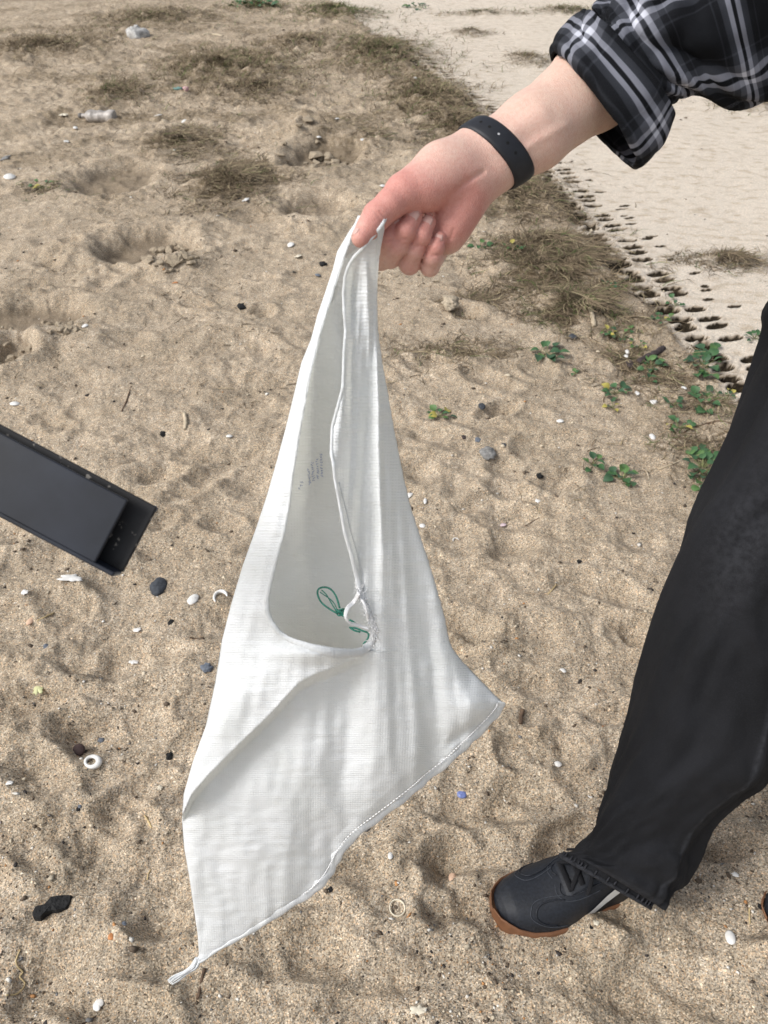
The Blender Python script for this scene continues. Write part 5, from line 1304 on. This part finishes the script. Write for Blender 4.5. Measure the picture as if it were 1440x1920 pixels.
PLANTS = [(1025, 665, 52, 28, 11, 18, 0, 'leafy green plant on bare sand between dry roots and mauve shell'), (1320, 686, 50, 48, 24, 19, .0, 'largest dense green plant right beside the tyre track'),
 (1167, 899, 46, 26, 12, 19, 0, 'low green plant with rounded leaves left of the trouser thigh'), (1113, 873, 26, 22, 7, 17, .1, 'small green plant just left of the low rounded one'),
 (1318, 880, 62, 78, 26, 21, .03, 'tall green plant half hidden behind the trouser leg'), (1318, 755, 44, 44, 12, 19, .08, 'dark green sprawling plant above the runner stem'),
 (1272, 803, 42, 24, 9, 14, .35, 'small plant with yellow leaves beside the round white shell'), (824, 781, 40, 16, 9, 15, .4, 'lone yellow and green plant right of the sack'),
 (1262, 760, 36, 12, 7, 13, 0, 'flat green sprig left of the sprawling plant'), (1155, 738, 44, 24, 11, 14, .3, 'green plant with one yellow leaf below the dark stick'), (1148, 765, 22, 12, 5, 12, .6, 'yellowing sprig below the green plant with yellow leaf'),
 (1222, 688, 44, 22, 11, 13, .3, 'green plant with yellow leaves growing under the dark stick'), (1167, 630, 44, 26, 12, 12, .25, 'green plant among dry litter above the dark stick'), (1140, 628, 24, 16, 6, 12, .9, 'pale yellow-green sprig left of the litter plant'),
 (1198, 652, 20, 12, 5, 11, .6, 'small yellow-green tuft above the dark stick'), (900, 467, 28, 12, 6, 12, 0, 'small green sprig in the dry grass right of the fingers'), (962, 466, 40, 12, 7, 9, .1, 'thin green sprigs in the dry grass below the wristband'),
 (1265, 577, 32, 12, 7, 10, .2, 'small green sprig growing over the tyre track pits'), (1414, 636, 34, 14, 8, 12, 0, 'green sprig on the road side of the track at the right edge'), (1138, 540, 42, 18, 9, 10, .15, 'green sprig at the edge of the track below the dry grass'),
 (1240, 600, 36, 18, 8, 10, .4, 'yellowish weed between plants and track'), (1078, 702, 12, 8, 3, 9, .2, 'tiny green seedling on bare sand'), (1215, 715, 20, 10, 4, 10, .2, 'tiny plant below the dark stick plants'), (1363, 742, 20, 12, 6, 10, .4, 'small yellow-green plant close to the trouser edge'),
 (85, 350, 60, 14, 8, 10, .3, 'faint green weeds at the upper left'), (480, 10, 90, 14, 26, 12, 0, 'bright green weeds at the top left of the picture'), (783, 14, 44, 12, 12, 9, 0, 'green weeds on the pale sand at the top'), (1322, 570, 10, 6, 2, 8, .3, 'tiny seedling among the pits')]
for q in PLANTS[:-1]: plant(*q)

# ---------------------------------------------------------------- dry grass, litter and grit (nobody could count them)
def blades():
    V_, F_, Cc = [], [], []; o = 0
    X, Y, LEN, ANG, LIFT, COL, WID = [], [], [], [], [], [], []
    for (px, py, rx, ry, dn, gr), hcm in zip(GRASS, HUMPS):
        area = rx*ry; n = int(np.clip(area*1.7*dn, 80, 9000)); 
        r = np.abs(RNG.normal(0, .74, n)); a = RNG.random(n)*2*np.pi
        x_ = hcm[0]+hcm[2]*1.1*r*np.cos(a)+RNG.normal(0, .04, n); y_ = hcm[1]+hcm[3]*1.15*r*np.sin(a)+RNG.normal(0, .02, n)
        keep = gn(x_*7, y_*7, 77) > -.22+.3*(r-.6); x_, y_ = x_[keep], y_[keep]; n = len(x_)
        X.append(x_); Y.append(y_); LEN.append(RNG.uniform(.035, .125, n)*(.6+.5*dn)); ANG.append(RNG.random(n)*2*np.pi); LIFT.append(RNG.uniform(.05, .85, n)*(.35+.65*dn)*(.4 if py > 240 else 1))
        t = RNG.random(n); dead = np.array([.148, .112, .072])[None]*(.55+1.1*t[:, None]); pale = np.array([.34, .28, .17])[None]
        c = np.where((RNG.random(n) < .13)[:, None], pale, dead); g_ = RNG.random(n) < (.05+gr*.6)
        c = np.where(g_[:, None], np.array([.075, .10, .032])[None]*(.7+.9*t[:, None]), c); COL.append(c); WID.append(RNG.uniform(.0006, .0014, n))
    # loose litter on the bank
    n = 3800; run = RNG.uniform(.3, TRL, n); off = -SGN*RNG.gamma(1.6, .16, n); pts = np.array([track_pt(a, b)[0] for a, b in zip(run, off)])
    keep = (gn(pts[:, 0]*3.2, pts[:, 1]*3.2, 78) > .02); pts = pts[keep]; n = len(pts)
    X.append(pts[:, 0]); Y.append(pts[:, 1]); LEN.append(RNG.uniform(.02, .08, n)); ANG.append(RNG.random(n)*6.28); LIFT.append(RNG.uniform(0, .12, n))
    COL.append(np.where((RNG.random(n) < .3)[:, None], np.array([.32, .25, .15])[None], np.array([.12, .085, .05])[None])*(.7+.6*RNG.random((n, 1)))); WID.append(RNG.uniform(.0006, .0014, n))
    n = 26000; X_ = RNG.uniform(-5.5, 2.5, n); Y_ = RNG.uniform(2.0, 9.5, n); sdx, _ = track_sd(X_, Y_)
    keep = (sdx*SGN < -.02) & (gn(X_*2.1, Y_*2.6, 61)+.3*gn(X_*9, Y_*9, 63) > .12); X_, Y_ = X_[keep], Y_[keep]; n = len(X_)
    X.append(X_); Y.append(Y_); LEN.append(RNG.uniform(.015, .07, n)); ANG.append(RNG.random(n)*6.28); LIFT.append(RNG.uniform(0, .18, n))
    COL.append(np.where((RNG.random(n) < .18)[:, None], np.array([.30, .24, .15])[None], np.array([.105, .078, .048])[None])*(.7+.6*RNG.random((n, 1)))); WID.append(RNG.uniform(.0006, .0016, n))
    X, Y, LEN, ANG, LIFT, COL, WID = map(np.concatenate, (X, Y, LEN, ANG, LIFT, COL, WID)); n = len(X)
    Z = ground(X, Y)[0]
    K = 5; t = np.linspace(0, 1, K)
    bend = RNG.uniform(-1.4, 1.4, n)
    ang = ANG[:, None]+bend[:, None]*t[None]
    dx = np.cumsum(np.cos(ang), 1)/K*LEN[:, None]; dy = np.cumsum(np.sin(ang), 1)/K*LEN[:, None]
    dz = LEN[:, None]*LIFT[:, None]*(1.1*t-.75*t*t)[None]
    wv_ = WID[:, None]*(1-.75*t[None])*(1+Y[:, None]*.16)
    nx, ny = -np.sin(ang), np.cos(ang)
    cx, cy = X[:, None]+dx-dx[:, :1], Y[:, None]+dy-dy[:, :1]; cz = Z[:, None]+dz+.0015
    L_ = np.stack([cx-nx*wv_, cy-ny*wv_, cz], -1); R_ = np.stack([cx+nx*wv_, cy+ny*wv_, cz+WID[:, None]*.5], -1)
    v = np.stack([L_, R_], 2).reshape(n, K*2, 3)
    q = np.array([[2*k, 2*k+1, 2*k+3, 2*k+2] for k in range(K-1)])
    f = (q[None]+(np.arange(n)*K*2)[:, None, None]).reshape(-1, 4)
    col = np.repeat(COL, K*2, 0)
    print('blades', n)
    o = mesh_obj('dry_grass', v.reshape(-1, 3), f, simple('dry_grass', (1, 1, 1), .8, .2, 60, .1, .001, attr='tint', spec=.15), smooth=False, col={'tint': col})
    tag(o, 'brown withered grass and root litter over the sandy bank', 'grass', kind='stuff')
blades()
def grit():
    n = 13000; px = RNG.uniform(-40, 1480, n); py = 2000*RNG.random(n)**.62-20
    t0 = np.array([G(a, b) for a, b in zip(px, np.clip(py, 60, 2000))]); x, y, d = t0.T
    sd, _ = track_sd(x, y); keep = ((sd*SGN < .02) | (RNG.random(n) < .3)) & (RNG.random(n) < .12+.75*sstep(-.1, .55, gn(x*4.2, y*4.2, 91)+.5*gn(x*13, y*13, 92))+.25*sstep(2, 4, y)); x, y, d = x[keep], y[keep], d[keep]; n = len(x)
    z = ground(x, y)[0]
    s = np.exp(RNG.normal(0, .42, n))*.0013*(.6+.55*d); s = np.clip(s, .0008, .011)
    kind = RNG.random(n)
    pal = np.array([(.60, .57, .51), (.50, .43, .32), (.035, .03, .028), (.10, .074, .052), (.40, .20, .08), (.16, .16, .16)])
    ki = np.searchsorted([.13, .36, .46, .93, .97], kind); col = pal[ki]*(.8+.4*RNG.random((n, 1)))
    base = np.array([(1, 0, 0), (.3, .9, 0), (-.8, .5, 0), (-.7, -.6, 0), (.4, -.9, 0), (.1, 0, .8), (0, .1, -.7)])
    f0 = np.array([(0, 1, 5), (1, 2, 5), (2, 3, 5), (3, 4, 5), (4, 0, 5), (1, 0, 6), (2, 1, 6), (3, 2, 6), (4, 3, 6), (0, 4, 6)])
    rz = RNG.random(n)*6.28; c_, s_ = np.cos(rz), np.sin(rz)
    b = base[None]*RNG.uniform(.6, 1.35, (n, 7, 3))*s[:, None, None]; b[:, :, 0] *= RNG.uniform(.8, 1.8, n)[:, None]; b[:, :, 2] *= np.where(ki == 0, .35, .8)[:, None]
    vx = b[..., 0]*c_[:, None]-b[..., 1]*s_[:, None]+x[:, None]; vy = b[..., 0]*s_[:, None]+b[..., 1]*c_[:, None]+y[:, None]; vz = b[..., 2]+z[:, None]+s[:, None]*.25
    v = np.stack([vx, vy, vz], -1).reshape(-1, 3); f = (f0[None]+(np.arange(n)*7)[:, None, None]).reshape(-1, 3)
    o = mesh_obj('grit', v, f, simple('grit', (1, 1, 1), .75, .15, 300, .2, .0005, attr='tint', spec=.3), smooth=False, col={'tint': np.repeat(col, 7, 0)})
    tag(o, 'shell crumbs and dark grit strewn over the sand', 'grit', kind='stuff')
grit()
